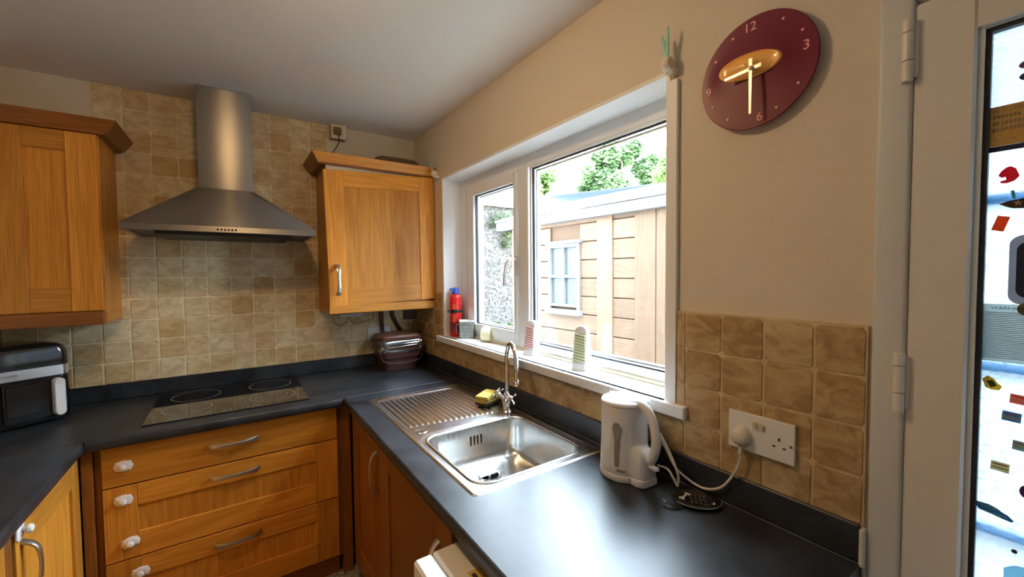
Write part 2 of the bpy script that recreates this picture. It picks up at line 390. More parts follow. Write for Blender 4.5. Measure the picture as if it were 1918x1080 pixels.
def btile(c, r, x0=-9, x1=9, z1=9, z0=-9):
    a, b = max(BX + c * BP, x0), min(BX + (c + 1) * BP, x1)
    t_, l_ = min(BZ - r * BP, z1), max(BZ - (r + 1) * BP, z0)
    if b - a < .02 or t_ - l_ < .02: return
    tile(WB, TM, ((a + b) / 2, YT, (t_ + l_) / 2), 0, (b - a) / BP, (t_ - l_) / BP)
for r in range(3, 7):
    for c in range(-4, 17): btile(c, r, XL, -0.008)
for r in range(0, 3):
    for c in range(1, 11): btile(c, r)
for r in range(-7, 0):
    for c in range(1, 11): btile(c, r, z1=CZ - .004, x1=-.565)
WP = 0.1038; WY = -2.0758; WZ = 1.3982
m = MB(); m.box((-.0085, -2.478, .975), (0, -2.05, WZ + .003)); m.box((-.0085, -2.05, .975), (0, 0, 1.095)); m.box((-.0085, -.44, 1.09), (0, 0, WZ + .003))
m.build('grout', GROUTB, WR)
def wtile(g, r, y0=-9, y1=9, z0=-9, z1=9):
    b, a = min(WY - g * WP, y1), max(WY - (g + 1) * WP, y0)
    t_, l_ = min(WZ - r * WP, z1), max(WZ - (r + 1) * WP, z0)
    if b - a < .012 or t_ - l_ < .012: return
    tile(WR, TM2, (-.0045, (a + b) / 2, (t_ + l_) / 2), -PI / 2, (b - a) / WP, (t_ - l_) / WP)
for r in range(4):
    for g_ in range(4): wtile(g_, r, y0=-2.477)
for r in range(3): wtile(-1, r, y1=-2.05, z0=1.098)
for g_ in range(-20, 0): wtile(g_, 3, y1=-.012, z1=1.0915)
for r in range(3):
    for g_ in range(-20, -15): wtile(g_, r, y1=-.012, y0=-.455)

# ------------------------------------------------------------------ window
FX = 0.12
W1 = D.objects.new('window_1', None); COL.objects.link(W1); struct(W1); W1.location = (FX, -1.23, 1.13)
FY0, FY1, FZ0, FZ1 = -2.012, -0.47, 1.125, 2.088
m = MB()
m.box((FX, FY1 - .065, FZ0), (FX + .06, FY1 + .02, FZ1), .003)
m.box((FX, FY0, FZ0), (FX + .06, FY0 + .07, FZ1), .003)
for a_, b_ in ((FY0 + .07, -1.158), (-1.078, FY1 - .065)):
    m.box((FX, a_, FZ1 - .062), (FX + .06, b_, FZ1)); m.box((FX, a_, FZ0), (FX + .06, b_, FZ0 + .045))
m.box((FX, -1.158, FZ0), (FX + .06, -1.078, FZ1), .003)
m.build('window_frame', UPVC, W1)
def bead(y0, y1, z0, z1, x, wdt, dep, mat, name, par):
    m = MB()
    m.box((x, y0, z0), (x + dep, y0 + wdt, z1)); m.box((x, y1 - wdt, z0), (x + dep, y1, z1))
    m.box((x, y0 + wdt, z0), (x + dep, y1 - wdt, z0 + wdt)); m.box((x, y0 + wdt, z1 - wdt), (x + dep, y1 - wdt, z1))
    return m.build(name, mat, par)
# opening sash on the left
SY0, SY1, SZ0, SZ1 = -1.074, -0.552, 1.172, 2.022
m = MB(); x0, x1 = FX - .012, FX + .045; k = .062
m.box((x0, SY1 - .085, SZ0), (x1, SY1, SZ1), .004); m.box((x0, SY0, SZ0), (x1, SY0 + .026, SZ1), .004)
m.box((x0, SY0 + .026, SZ0), (x1, SY1 - .085, SZ0 + .045)); m.box((x0, SY0 + .026, SZ1 - .052), (x1, SY1 - .085, SZ1))
sash = m.build('window_sash', UPVC, W1)
bead(-1.052, -0.636, 1.214, 1.973, FX + .004, .008, .012, RUBBER, 'glazing_seal', W1)
MB().box((FX + .018, -1.05, 1.21), (FX + .022, -.632, 1.975)).build('pane', CLEAR, W1)
bead(-1.045, -0.65, 1.222, 1.965, FX + .026, .006, .02, UPVC, 'glazing_bead', W1)
MB().box((FX - .004, SY1 + .004, SZ0), (FX + .001, SY1 + .014, SZ1)).build('hinge_gap', plain('old_brown_seal', (.28, .15, .08), .7), W1)
# fixed light
bead(-1.946, -1.168, 1.160, 2.028, FX + .004, .012, .018, UPVC, 'glazing_bead', W1)
bead(-1.942, -1.176, 1.168, 2.020, FX + .012, .010, .010, RUBBER, 'glazing_seal', W1)
MB().box((FX + .018, -1.944, 1.165), (FX + .022, -1.17, 2.025)).build('pane', CLEAR, W1)
bead(-1.934, -1.190, 1.180, 2.008, FX + .026, .008, .02, UPVC, 'spacer_bar', W1)
m = MB(); m.box((x0 - .006, -1.088, 1.50), (x0, -1.066, 1.60), .002); h = m.build('window_handle', BRUSHP, W1)
m = MB(); m.tube(spline([(x0 - .004, -1.077, 1.585), (x0 - .035, -1.070, 1.583), (x0 - .045, -1.05, 1.56), (x0 - .045, -1.035, 1.50), (x0 - .045, -1.03, 1.455)]), .009, n=8, flat=(1, .8)); m.build('lever', BRUSHP, h, smooth=True)
# white reveal linings, architrave and sill
struct(MB().box((-.004, OY1 - .004, 1.13), (FX + .005, OY1 + .01, OZ1)).build('trim_1', SILLW))
struct(MB().box((-.004, OY0, OZ1 - .005), (FX + .01, OY1, OZ1 + .008)).build('trim_2', SILLW))
struct(MB().box((-.014, -2.048, 1.121), (-.001, -2.012, 2.062), .0015).build('trim_3', SILLW))
struct(MB().box((-.004, OY0 - .006, 1.13), (FX + .01, OY0 + .006, OZ1)).build('trim_4', SILLW))
struct(MB().box((-.03, -2.085, 1.094), (-.0, -.385, 1.131), .003).box((-.02, -2.012, 1.094), (FX + .01, -.455, 1.131), .002).build('trim_5', SILLW))
struct(MB().box((.02, -2.012, 1.08), (.25, -.455, 1.096)).build('trim_6', PAINTR))
struct(MB().box((FX - .014, -2.0, 1.131), (FX, -.48, 1.142), .003).build('trim_7', plain('yellowed_sealant', (.72, .64, .42), .6)))

# ------------------------------------------------------------------ glazed door on the right
D1 = D.objects.new('door_1', None); COL.objects.link(D1); struct(D1); D1.location = (0, -3.0, 0)
m = MB()
m.box((-.012, -2.5335, 0), (.07, -2.4835, 2.052), .007, seg=3)
m.box((-.004, -3.42, 0), (.07, -3.37, 2.052), .006); m.box((-.004, -3.37, 2.008), (.07, -2.5336, 2.06), .006)
m.build('door_frame', FRAMEW, D1, smooth=True)
LX0, LX1 = -.008, .05
m = MB()
m.box((LX0, -2.612, .03), (LX1, -2.534, 2.003), .004); m.box((LX0, -3.368, .03), (LX1, -3.29, 2.003), .004)
m.box((LX0, -3.29, .03), (LX1, -2.612, .13)); m.box((LX0, -3.29, 1.925), (LX1, -2.612, 2.003))
leaf = m.build('door_leaf', UPVCD, D1)
bead(-3.295, -2.611, .125, 1.930, .0, .009, .022, plain('grey_bead', (.60, .66, .66), .35), 'glazing_bead', D1)
bead(-3.288, -2.6185, .133, 1.922, .005, .0085, .014, RUBBER, 'glazing_seal', D1)
MB().box((.016, -3.29, .13), (.020, -2.617, 1.925)).build('obscure_pane', OBSC, D1)
BLUEB = D.materials.new('blue_bar'); BLUEB.use_nodes = True; t = BLUEB.node_tree; p = t.nodes['Principled BSDF']; p.inputs['Base Color'].default_value = (.10, .32, .50, 1)
tl = t.nodes.new('ShaderNodeBsdfTranslucent'); tl.inputs[0].default_value = (.14, .42, .62, 1); mx = t.nodes.new('ShaderNodeMixShader'); mx.inputs[0].default_value = .6
t.links.new(p.outputs[0], mx.inputs[1]); t.links.new(tl.outputs[0], mx.inputs[2]); t.links.new(mx.outputs[0], t.nodes['Material Output'].inputs[0])
for z in (0.482, 0.770, 1.057, 1.345, 1.634):
    MB().box((.021, -3.288, z - .009), (.029, -2.62, z + .009), .001).build('glazing_bar', BLUEB, D1)
for zc, nm in ((1.920, 0), (1.298, 0), (.45, 0)):
    m = MB()
    for a, b in ((-.056, -.020), (-.018, .032), (.034, .056)):
        m.lathe([(.0, a), (.0085, a), (.0085, b), (.0, b)], c=(-.017, -2.527, zc), n=14)
    m.box((-.0125, -2.527, zc - .05), (-.0075, -2.541, zc + .05), .001)
    m.build('hinge', UPVCD, D1, smooth=True)
m = MB(); m.box((LX0 - .008, -3.35, 1.0), (LX0, -3.31, 1.22), .003); m.box((-.06, -3.34, 1.09), (-.045, -3.22, 1.11), .004); m.box((-.05, -3.338, 1.09), (-.01, -3.322, 1.11)); m.build('door_handle', BRUSHP, D1)
# sealant left at the worktop end
struct(MB().box((-.024, -2.4835, .905), (-.004, -2.474, .985), .003).box((-.012, -2.4835, .84), (-.002, -2.476, .915), .002).build('trim_8', plain('white_sealant', (.72, .68, .60), .6)))

# ------------------------------------------------------------------ worktops, upstands
WT = 0.910; WU = 0.870
def worktop(name, label, boxes, edges):
    t = None
    m = MB()
    for a, b in boxes: m.box((a[0], a[1], WU), (b[0], b[1], WT))
    for a, b, d in edges:   # rolled front edge: direction d points out
        prof = []
        n = 8
        for i in range(n + 1):
            an = PI / 2 - PI * i / n
            prof.append((.010 * math.cos(an), (WT + WU) / 2 + (WT - WU) / 2 * (math.sin(an))))
        ra = [Vector((a[0] + d[0] * q, a[1] + d[1] * q, z)) for q, z in prof]; rb = [Vector((b[0] + d[0] * q, b[1] + d[1] * q, z)) for q, z in prof]
        m.loft([ra, rb], closed=True, cap=True)
    o = m.build(name, SLATE, None, smooth=True, angle=30); tag(o, label, 'worktop'); return o
XE = -0.622; YE = -0.655; XLE = -1.542
worktop('worktop', 'dark slate worktop carrying the hob under the cooker hood', [((XL + .002, YE, 0), (-.0015, -.001, 0))], [((XLE + .011, YE, 0), (-.6435, YE, 0), (0, -1))])
SX0, SX1, SY0_, SY1_ = -.535, -.055, -1.785, -.775
EX = -.632
worktop('worktop', 'dark slate worktop holding the steel sink below the window', [((EX, -2.476, 0), (SX0, YE - .0015, 0)), ((SX1, -2.476, 0), (-.0015, YE - .0015, 0)), ((SX0, SY1_, 0), (SX1, YE - .0015, 0)), ((SX0, -2.476, 0), (SX1, SY0_, 0))], [((EX, YE - .0015, 0), (EX, -2.476, 0), (-1, 0))])
worktop('worktop', 'dark slate worktop along the left side below the air fryer corner', [((XL + .002, -3.3, 0), (XLE, YE - .0015, 0))], [((XLE, -3.3, 0), (XLE, YE - .0015, 0), (1, 0))])
o = MB().box((XE, YE - .0012, WT), (-.03, YE + .0012, WT + .0006)).build('joint_strip', plain('pale_joint', (.35, .36, .37), .3, .5)); tag(o, 'thin pale joint line where the two dark worktops meet', 'joint')
UT = .9895
o = MB().box((XL + .002, -.019, WT + .0005), (-.001, -.008, UT), .003).build('upstand', SLATE); tag(o, 'dark slate upstand under the cream tiles behind the hob', 'upstand')
o = MB().box((-.019, -2.474, WT + .0005), (-.008, -.02, UT), .003).build('upstand', SLATE); tag(o, 'dark slate upstand under the shaded tiles behind the sink and kettle', 'upstand')
o = MB().box((-.0225, -2.474, WT), (-.0195, -.03, WT + .0012)).build('sealant_line', plain('grey_sealant', (.16, .16, .17), .4)); tag(o, 'thin grey sealant line at the foot of the window side upstand', 'sealant')

# ------------------------------------------------------------------ cabinets
def mapper(p00, p10, p11, p01, n):
    p00, p10, p11, p01, n = map(Vector, (p00, p10, p11, p01, n))
    def P(u, v, d):
        return (p00 * (1 - u) + p10 * u) * (1 - v) + (p01 * (1 - u) + p11 * u) * v + n * d
    return P
def pbox(P, u0, v0, u1, v1, d0, d1, bev=.0015):
    m = MB(); m.hexa([P(u0, v0, d0), P(u1, v0, d0), P(u1, v1, d0), P(u0, v1, d0), P(u0, v0, d1), P(u1, v0, d1), P(u1, v1, d1), P(u0, v1, d1)], bev); return m
def panel_front(name, P, W, H, sl, sr, rb, rt, V, Hh, par, th=.019, rec=.009):
    """frame and panel front; panel mesh is the part, stiles and rails its sub-parts"""
    d = pbox(P, (sl - .012) / W, (rb - .012) / H, 1 - (sr - .012) / W, 1 - (rt - .012) / H, 0, th - rec, 0).build(name, V, par)
    pbox(P, 0, 0, sl / W, 1, 0, th).build('stile', V, d); pbox(P, 1 - sr / W, 0, 1, 1, 0, th).build('stile', V, d)
    pbox(P, sl / W + .001, 0, 1 - sr / W - .001, rb / H, 0, th - .0012).build('rail', Hh, d); pbox(P, sl / W + .001, 1 - rt / H, 1 - sr / W - .001, 1, 0, th - .0012).build('rail', Hh, d)
    return d
def bow_handle(a, b, out, par, wdt=.011, lift=.028, mat=None, label=None):
    a, b, out = Vector(a), Vector(b), Vector(out).normalized(); m = MB()
    pts = []
    N = 16
    for i in range(N + 1):
        t = i / N; pts.append(a.lerp(b, t) + out * (lift * (1 - (2 * t - 1) ** 6) * .82 + .006 * math.sin(PI * t)))
    dirn = (b - a).normalized(); side = dirn.cross(out)
    rings = []
    for i, p in enumerate(pts):
        d = (pts[min(i + 1, N)] - pts[max(i - 1, 0)]).normalized(); nn = side.cross(d).normalized()
        t = i / N; wd = wdt * (.55 + .45 * abs(2 * t - 1)); th = .0028
        rings.append([p + side * wd + nn * th, p + side * wd * .6 + nn * th * 1.6, p - side * wd * .6 + nn * th * 1.6, p - side * wd + nn * th, p - side * wd - nn * th, p + side * wd - nn * th])
    m.loft(rings); o = m.build('handle', mat or BRUSHP, par, smooth=True, angle=35, label=label); return o
def knob(c, right, up, par):
    M = frame_on(c, right, up); m = MB()
    # scalloped backplate
    n = 32; ring = []
    def outl(s):
        P = []
        for i in range(n):
            a = 2 * PI * i / n
            rx, ry = .0275 * s, .0205 * s
            e = 2.9
            x = math.copysign(abs(math.cos(a)) ** (2 / e), math.cos(a)) * rx; y = math.copysign(abs(math.sin(a)) ** (2 / e), math.sin(a)) * ry
            k = 1 + .05 * math.cos(8 * a); P.append((x * k, y * k))
        return P
    m.loft([[M @ Vector((x, y, z)) for x, y in outl(s)] for s, z in ((1, 0), (1, .003), (.86, .0055), (.5, .007))])
    m.lathe([(.006, .005), (.006, .012), (.0105, .015), (.0125, .020), (.0105, .0255), (.005, .028), (.0, .0285)], M=M, n=18)
    return m.build('knob', PORC, par, smooth=True, label='white porcelain knob on an ornate backplate')

# --- upper cabinet on the right
RC = thing('wall_cabinet', 'honey oak wall cabinet with one door left of the window', 'cabinet', (-.32, -.16, 1.32))
m = MB(); m.box((-.634, -.312, 1.335), (-.612, -.001, 2.13)); m.box((-.612, -.312, 1.335), (-.014, -.001, 1.36)); m.box((-.612, -.012, 1.36), (-.03, -.001, 2.10)); m.box((-.032, -.312, 1.335), (-.012, -.001, 2.13)); m.box((-.612, -.30, 2.10), (-.03, -.001, 2.12))
m.build('carcass', OAKV, RC)
m = MB(); m.box((-.634, -.332, 1.296), (-.012, -.302, 1.345), .002); m.build('pelmet', OAKX, RC)
MB().box((-.634, -.312, 1.296), (-.618, -.002, 1.334), .001).build('pelmet_return', OAKY, RC)
MB().box((-.63, -.3145, 2.085), (-.02, -.3125, 2.122)).build('top_strip', plain('cream_melamine', (.70, .64, .52), .5), RC)
def cornice(par, x_side, x_end, sgn, matf, mats):
    # front plank runs from x_side to x_end, side plank returns to wall; both lean outwards
    o_ = .035 * sgn
    a0, a1 = (x_side, -.33, 2.122), (x_side + o_, -.372, 2.172)
    MBf = MB()
    t = .016
    def q(x, y, z): return Vector((x, y, z))
    MBf.hexa([q(x_side - sgn * .0, -.33, 2.122), q(x_end, -.33, 2.122), q(x_end, -.33 + t, 2.118), q(x_side - sgn * .02, -.33 + t, 2.118),
              q(x_side + o_, -.372, 2.172), q(x_end, -.372, 2.172), q(x_end, -.372 + t, 2.176), q(x_side + o_ - sgn * .02, -.372 + t, 2.176)], .001)
    MBf.build('cornice', matf, par)
    s = MB()
    s.hexa([q(x_side, -.33, 2.122), q(x_side, -.001, 2.122), q(x_side - sgn * t, -.001, 2.118), q(x_side - sgn * t, -.33 + t, 2.118),
            q(x_side + o_, -.372, 2.172), q(x_side + o_, -.001, 2.172), q(x_side + o_ - sgn * t, -.001, 2.176), q(x_side + o_ - sgn * t, -.372 + t, 2.176)], .001)
    s.build('cornice_return', mats, par)
cornice(RC, -.672, -.004, -1, OAKX, SHADY)
MB().box((-.66, -.335, 2.118), (-.01, -.005, 2.128)).build('top_board', SHADX, RC)
P = mapper((-.630, -.314, 1.334), (-.004, -.314, 1.358), (-.006, -.314, 2.119), (-.649, -.314, 2.089), (0, -1, 0))
dr = panel_front('door', P, .64, .76, .100, .097, .100, .090, OAKV, OAKX, RC)
bow_handle((-.585, -.333, 1.40), (-.588, -.333, 1.568), (0, -1, 0), dr, .0125, .028, label='satin nickel bow handle')

# --- upper cabinet on the left
LC = thing('wall_cabinet', 'oak wall cabinet cut by the left picture edge', 'cabinet', (-1.8, -.16, 1.32))
m = MB(); m.box((-1.542, -.308, 1.36), (-1.524, -.001, 2.13), .001); m.box((XL + .001, -.308, 1.36), (-1.542, -.001, 1.378)); m.box((XL + .001, -.30, 2.10), (-1.542, -.001, 2.13)); m.box((XL + .001, -.014, 1.378), (-1.542, -.001, 2.10))
m.build('carcass', OAKV, LC)
MB().box((XL + .001, -.330, 1.312), (-1.528, -.300, 1.368), .002).build('pelmet', SHADX, LC)
MB().box((-1.542, -.3, 1.312), (-1.524, -.004, 1.362), .001).build('pelmet_return', OAKY, LC)
cornice(LC, -1.49, XL + .001, 1, SHADX, SHADY)
MB().box((XL + .001, -.335, 2.116), (-1.5, -.005, 2.126)).build('top_board', SHADX, LC)
P = mapper((-1.835, -.308, 1.371), (-1.5285, -.308, 1.371), (-1.5265, -.308, 2.113), (-1.835, -.308, 2.113), (0, -1, 0))
panel_front('door', P, .307, .742, .094, .094, .098, .080, OAKV, OAKX, LC)
P = mapper((XL + .002, -.308, 1.371), (-1.838, -.308, 1.371), (-1.838, -.308, 2.113), (XL + .002, -.308, 2.113), (0, -1, 0))
panel_front('door', P, .31, .742, .094, .094, .098, .080, OAKV, OAKX, LC)

# --- base unit with drawers under the hob
BC = thing('drawer_unit', 'oak drawer unit with three wide drawers beneath the hob', 'cabinet', (-1.08, -.3, 0))
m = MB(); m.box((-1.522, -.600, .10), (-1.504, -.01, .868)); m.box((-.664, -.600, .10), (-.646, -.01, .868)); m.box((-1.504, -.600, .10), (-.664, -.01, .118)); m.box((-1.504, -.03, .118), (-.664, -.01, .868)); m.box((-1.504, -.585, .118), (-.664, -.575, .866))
m.build('carcass', SHADV, BC)
MB().box((-1.52, -.575, 0), (-.66, -.557, .10)).build('plinth', SHADX, BC)
FY = -.601
def Pd(z0, z1): return mapper((-1.500, FY, z0), (-.6655, FY, z0), (-.6655, FY, z1), (-1.500, FY, z1), (0, -1, 0))
d1 = pbox(Pd(.707, .864), 0, 0, 1, 1, 0, .019, .002).build('drawer', OAKX, BC)
bow_handle((-1.172, -.620, .792), (-.997, -.620, .792), (0, -1, 0), d1, .011, label='satin nickel bow handle'); knob((-1.438, -.620, .783), (1, 0, 0), (0, 0, 1), d1)
d2 = panel_front('drawer', Pd(.413, .702), .8345, .289, .097, .097, .098, .086, OAKV, OAKX, BC)
bow_handle((-1.170, -.620, .655), (-.995, -.620, .655), (0, -1, 0), d2, .011, label='satin nickel bow handle'); knob((-1.442, -.620, .649), (1, 0, 0), (0, 0, 1), d2); knob((-1.427, -.620, .477), (1, 0, .18), (-.18, 0, 1), d2)
d3 = panel_front('drawer', Pd(.115, .408), .8345, .293, .097, .097, .098, .086, OAKV, OAKX, BC)
bow_handle((-1.168, -.620, .360), (-.995, -.620, .360), (0, -1, 0), d3, .011, label='satin nickel bow handle'); knob((-1.402, -.620, .347), (1, 0, .1), (-.1, 0, 1), d3)
# corner posts
o = MB().box((-1.554, -.622, .0), (-1.5235, -.577, .868), .001).build('corner_post', SHADV); tag(o, 'shaded oak corner post left of the drawer unit', 'post')
o = MB().box((-.645, -.606, .0), (-.6, -.562, .868), .001).build('corner_post', SHADV); tag(o, 'shaded oak corner post between drawers and sink cabinet', 'post')

# --- left run base unit
LB = thing('base_cabinet', 'oak base cabinet on the left with an upright bow handle', 'cabinet', (-1.85, -1.2, 0))
m = MB(); m.box((XL + .01, -.642, .10), (-1.576, -.626, .868)); m.box((XL + .01, -1.83, .10), (-1.576, -1.81, .868)); m.box((XL + .01, -1.81, .10), (-1.576, -.642, .118)); m.box((-1.59, -1.22, .118), (-1.576, -1.19, .868)); m.box((-1.60, -1.81, .85), (-1.576, -.642, .868))
m.build('carcass', SHADV, LB)
MB().box((-1.62, -3.2, 0), (-1.60, -.626, .10)).build('plinth', SHADY, LB)
P = mapper((-1.575, -1.150, .12), (-1.575, -.634, .12), (-1.575, -.634, .862), (-1.575, -1.150, .862), (1, 0, 0))
dl = panel_front('door', P, .516, .742, .096, .075, .098, .094, OAKV, OAKY, LB)
bow_handle((-1.556, -1.118, .665), (-1.556, -1.118, .806), (1, 0, 0), dl, .011, .034, label='satin nickel bow handle'); knob((-1.556, -1.130, .842), (0, .35, 1), (0, -1, .35), dl)
MB().box((-1.576, -1.208, .10), (-1.560, -1.160, .866), .002).build('mid_post', SHADV, LB)
P = mapper((-1.575, -1.80, .12), (-1.575, -1.212, .12), (-1.575, -1.212, .862), (-1.575, -1.80, .862), (1, 0, 0))
panel_front('door', P, .588, .742, .096, .096, .098, .094, OAKV, OAKY, LB)
LB2 = thing('base_cabinet', 'oak base cabinet further along the left run outside the view', 'cabinet', (-1.85, -2.5, 0))
MB().box((XL + .01, -3.2, .10), (-1.576, -1.84, .868)).build('carcass', SHADV, LB2)
P = mapper((-1.575, -2.50, .12), (-1.575, -1.85, .12), (-1.575, -1.85, .862), (-1.575, -2.50, .862), (1, 0, 0))
panel_front('door', P, .65, .742, .096, .096, .098, .094, OAKV, OAKY, LB2)

# --- sink run base unit
SB = thing('sink_cabinet', 'oak sink cabinet with two shaded doors below the sink', 'cabinet', (-.3, -1.2, 0))
m = MB(); m.box((-.592, -.70, .10), (-.02, -.684, .868)); m.box((-.592, -1.80, .10), (-.02, -1.786, .868)); m.box((-.592, -1.786, .10), (-.02, -.70, .118)); m.box((-.592, -1.155, .118), (-.56, -1.135, .868))
m.box((-.592, -.70, .1), (-.575, -.64, .868)); m.build('carcass', SHADV, SB)
MB().box((-.565, -1.80, 0), (-.545, -.58, .10)).build('plinth', SHADY, SB)
P = mapper((-.593, -.705, .12), (-.593, -1.140, .12), (-.593, -1.140, .862), (-.593, -.705, .862), (-1, 0, 0))
ds = panel_front('door', P, .435, .742, .09, .09, .098, .094, SHADV, SHADY, SB)
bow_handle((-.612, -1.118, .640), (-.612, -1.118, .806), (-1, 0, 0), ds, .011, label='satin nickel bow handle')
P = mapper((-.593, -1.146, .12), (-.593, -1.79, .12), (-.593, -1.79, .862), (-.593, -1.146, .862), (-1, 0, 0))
ds = panel_front('door', P, .644, .742, .105, .098, .098, .094, SHADV, SHADY, SB)
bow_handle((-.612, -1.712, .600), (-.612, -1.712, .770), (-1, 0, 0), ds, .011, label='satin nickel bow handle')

# --- washing machine
WM = thing('washing_machine', 'white washing machine jutting out under the worktop end', 'washing machine', (-.4, -2.15, 0))
ENAM = plain('white_enamel', (.80, .79, .77), .3)
MB().box((-.722, -2.44, .01), (-.06, -1.852, .835), .006).build('body', ENAM, WM)
MB().box((-.690, -2.438, .8355), (-.06, -1.850, .848), .003).build('top_panel', plain('shaded_white_enamel', (.72, .66, .56), .4), WM)  # white enamel too; shade under the worktop is put in as beige
m = MB(); m.box((-.738, -2.44, .70), (-.692, -1.850, .848), .006); m.build('control_panel', ENAM, WM)
m = MB(); m.lathe([(.0, 0), (.024, 0), (.022, -.02), (.0, -.02)], c=(-.738, -2.02, .77), axis='x', n=20); m.build('dial', plain('dark_plastic', (.04, .035, .03), .4), WM, smooth=True)
m = MB(); m.lathe([(.20, 0), (.21, -.012), (.16, -.018), (.14, .0)], c=(-.722, -2.14, .40), axis='x', n=36); m.build('porthole', CHROME, WM, smooth=True)
o = MB().box((-.655, -2.04, .8485), (-.615, -1.96, .8492)).build('sticker', plain('yellow_sticker', (.62, .38, .10), .5)); tag(o, 'small yellow warning sticker on the washing machine top', 'sticker')
INK = plain('black_ink', (.02, .015, .015), .6)
m = MB(); m.box((-.650, -1.985, .8493), (-.640, -1.97, .8496)); m.box((-.640, -2.005, .8493), (-.625, -1.998, .8496)); m.box((-.632, -2.02, .8493), (-.622, -2.012, .8496)); m.build('print', INK, o)

# ------------------------------------------------------------------ hob
HB = thing('hob', 'black glass ceramic hob with four thin cooking rings', 'hob', (-1.08, -.33, WT))
MB().box((-1.389, -.576, WT), (-.777, -.072, WT + .005), .0015).build('glass', plain('black_ceramic_glass', (.006, .006, .007), .04, coat=.5), HB)
RING = plain('pale_ring_print', (.42, .36, .28), .4)
for c, r in (((-1.255, -.41), .088), ((-.922, -.415), .097), ((-1.236, -.185), .098), ((-.916, -.172), .098)):
    for rr in (r,):
        m = MB(); m.lathe([(rr - .0012, 0), (rr + .0012, 0)], c=(c[0], c[1], WT + .0055), n=48)
        m.build('ring', RING, HB)
m = MB(); m.lathe([(.0598, 0), (.0615, 0)], c=(-.916, -.415, WT + .0055), n=48); m.build('ring', RING, HB)
m = MB()
for i in range(7): m.box((-1.12 + i * .022, -.548, WT + .0052), (-1.112 + i * .022, -.543, WT + .0056))
m.build('touch_controls', RING, HB)

# ------------------------------------------------------------------ cooker hood
HD = thing('cooker_hood', 'stainless steel chimney cooker hood above the hob', 'hood', (-1.08, -.24, 1.71))
m = MB(); a = [(-1.446, -.47), (-.712, -.47), (-.712, -.002), (-1.446, -.002)]; b = [(-1.197, -.252), (-.968, -.252), (-.968, -.002), (-1.197, -.002)]
m.loft([[Vector((x, y, 1.739)) for x, y in a], [Vector((x, y, 1.945)) for x, y in b]], cap=False)
m.build('canopy', HOODS, HD)
m = MB(); m.box((-1.446, -.47, 1.711), (-.712, -.455, 1.739), .0015); m.box((-1.446, -.455, 1.711), (-1.431, -.002, 1.739)); m.box((-.727, -.455, 1.711), (-.712, -.002, 1.739)); m.build('rim', HOODS, HD)
MB().box((-1.431, -.455, 1.716), (-.727, -.004, 1.722)).build('underside', plain('grease_filter', (.10, .09, .08), .5, .7), HD)
MB().box((-1.34, -.45, 1.697), (-.82, -.08, 1.716), .004).build('filter_tray', plain('dark_filter', (.02, .018, .018), .5, .3), HD)
m = MB()
for i in range(6): m.lathe([(.0, -.471), (.0045, -.471), (.004, -.4745), (0, -.4745)], c=(-1.118 + i * .0135, 0, 1.7245), axis='y', n=12)
m.build('buttons', plain('black_button', (.01, .01, .01), .3), HD, smooth=True)
m = MB(); m.box((-1.193, -.25, 1.942), (-.970, -.002, CZ - .001), .004, seg=2); m.build('chimney', HOODS, HD, smooth=True)

# ------------------------------------------------------------------ sink
SK = thing('sink', 'stainless steel inset sink with ribbed drainer on the left', 'sink', (-.3, -1.28, WT))
X0, X1, Y0, Y1 = -.548, -.045, -1.800, -.760
bx0, bx1, by0, by1 = -.509, -.090, -1.760, -1.343
def sd(x, y, a, b, c, d, r):
    cx, cy = (a + c) / 2, (b + d) / 2; hx, hy = (c - a) / 2 - r, (d - b) / 2 - r
    qx, qy = abs(x - cx) - hx, abs(y - cy) - hy
    return math.hypot(max(qx, 0), max(qy, 0)) + min(max(qx, qy), 0) - r
def sm(e0, e1, x):
    t = max(0, min(1, (x - e0) / (e1 - e0))); return t * t * (3 - 2 * t)
ribs = [-.505 + i * .0235 for i in range(16)]
def hgt(x, y):
    z = .0035
    e = sd(x, y, X0, Y0, X1, Y1, .018)
    z -= .0032 * sm(-.006, 0, e)
    z -= .0016 * sm(-.010, -.016, e)
    # drainer recess
    yb = -1.235 - .05 * (x + .5) / .38
    r_ = sd(x, y, -.525, yb, -.125, -.80, .03)
    z -= .004 * sm(0.0, -.010, r_)
    k = sm(-.006, -.022, sd(x, y, -.53, yb + .012, -.125, -.815, .01))
    if k > 0:
        f = abs(((x + .505) / .0235 + .5) % 1 - .5)
        z += .0042 * k * (1 - sm(.08, .26, f))
    # tap ledge groove and outline around basin
    b_ = sd(x, y, bx0, by0, bx1, by1, .062)
    z -= .0022 * (1 - sm(.010, .034, b_)) 
    return WT + z
bm = bmesh.new(); NX, NY = 170, 300; grid = []
for j in range(NY + 1):
    row = []
    for i in range(NX + 1):
        x = X0 + (X1 - X0) * i / NX; y = Y0 + (Y1 - Y0) * j / NY
        row.append(bm.verts.new((x, y, hgt(x, y))))
    grid.append(row)
for j in range(NY):
    for i in range(NX):
        xc = X0 + (X1 - X0) * (i + .5) / NX; yc = Y0 + (Y1 - Y0) * (j + .5) / NY
        if sd(xc, yc, bx0, by0, bx1, by1, .062) < -.006: continue
        if sd(xc, yc, X0, Y0, X1, Y1, .018) > .001: continue
        bm.faces.new((grid[j][i], grid[j][i + 1], grid[j + 1][i + 1], grid[j + 1][i]))
for v in [v for v in bm.verts if not v.link_faces]: bm.verts.remove(v)
m = MB(); m.bm.free(); m.bm = bm; m.build('drainer', SINKS, SK, smooth=True, angle=80)
def bring(off, z, r=.062, n=12):
    return [Vector((x, y, z)) for x, y in rrect(bx0 + off, by0 + off, bx1 - off, by1 - off, max(r - off * .6, .02), n)]
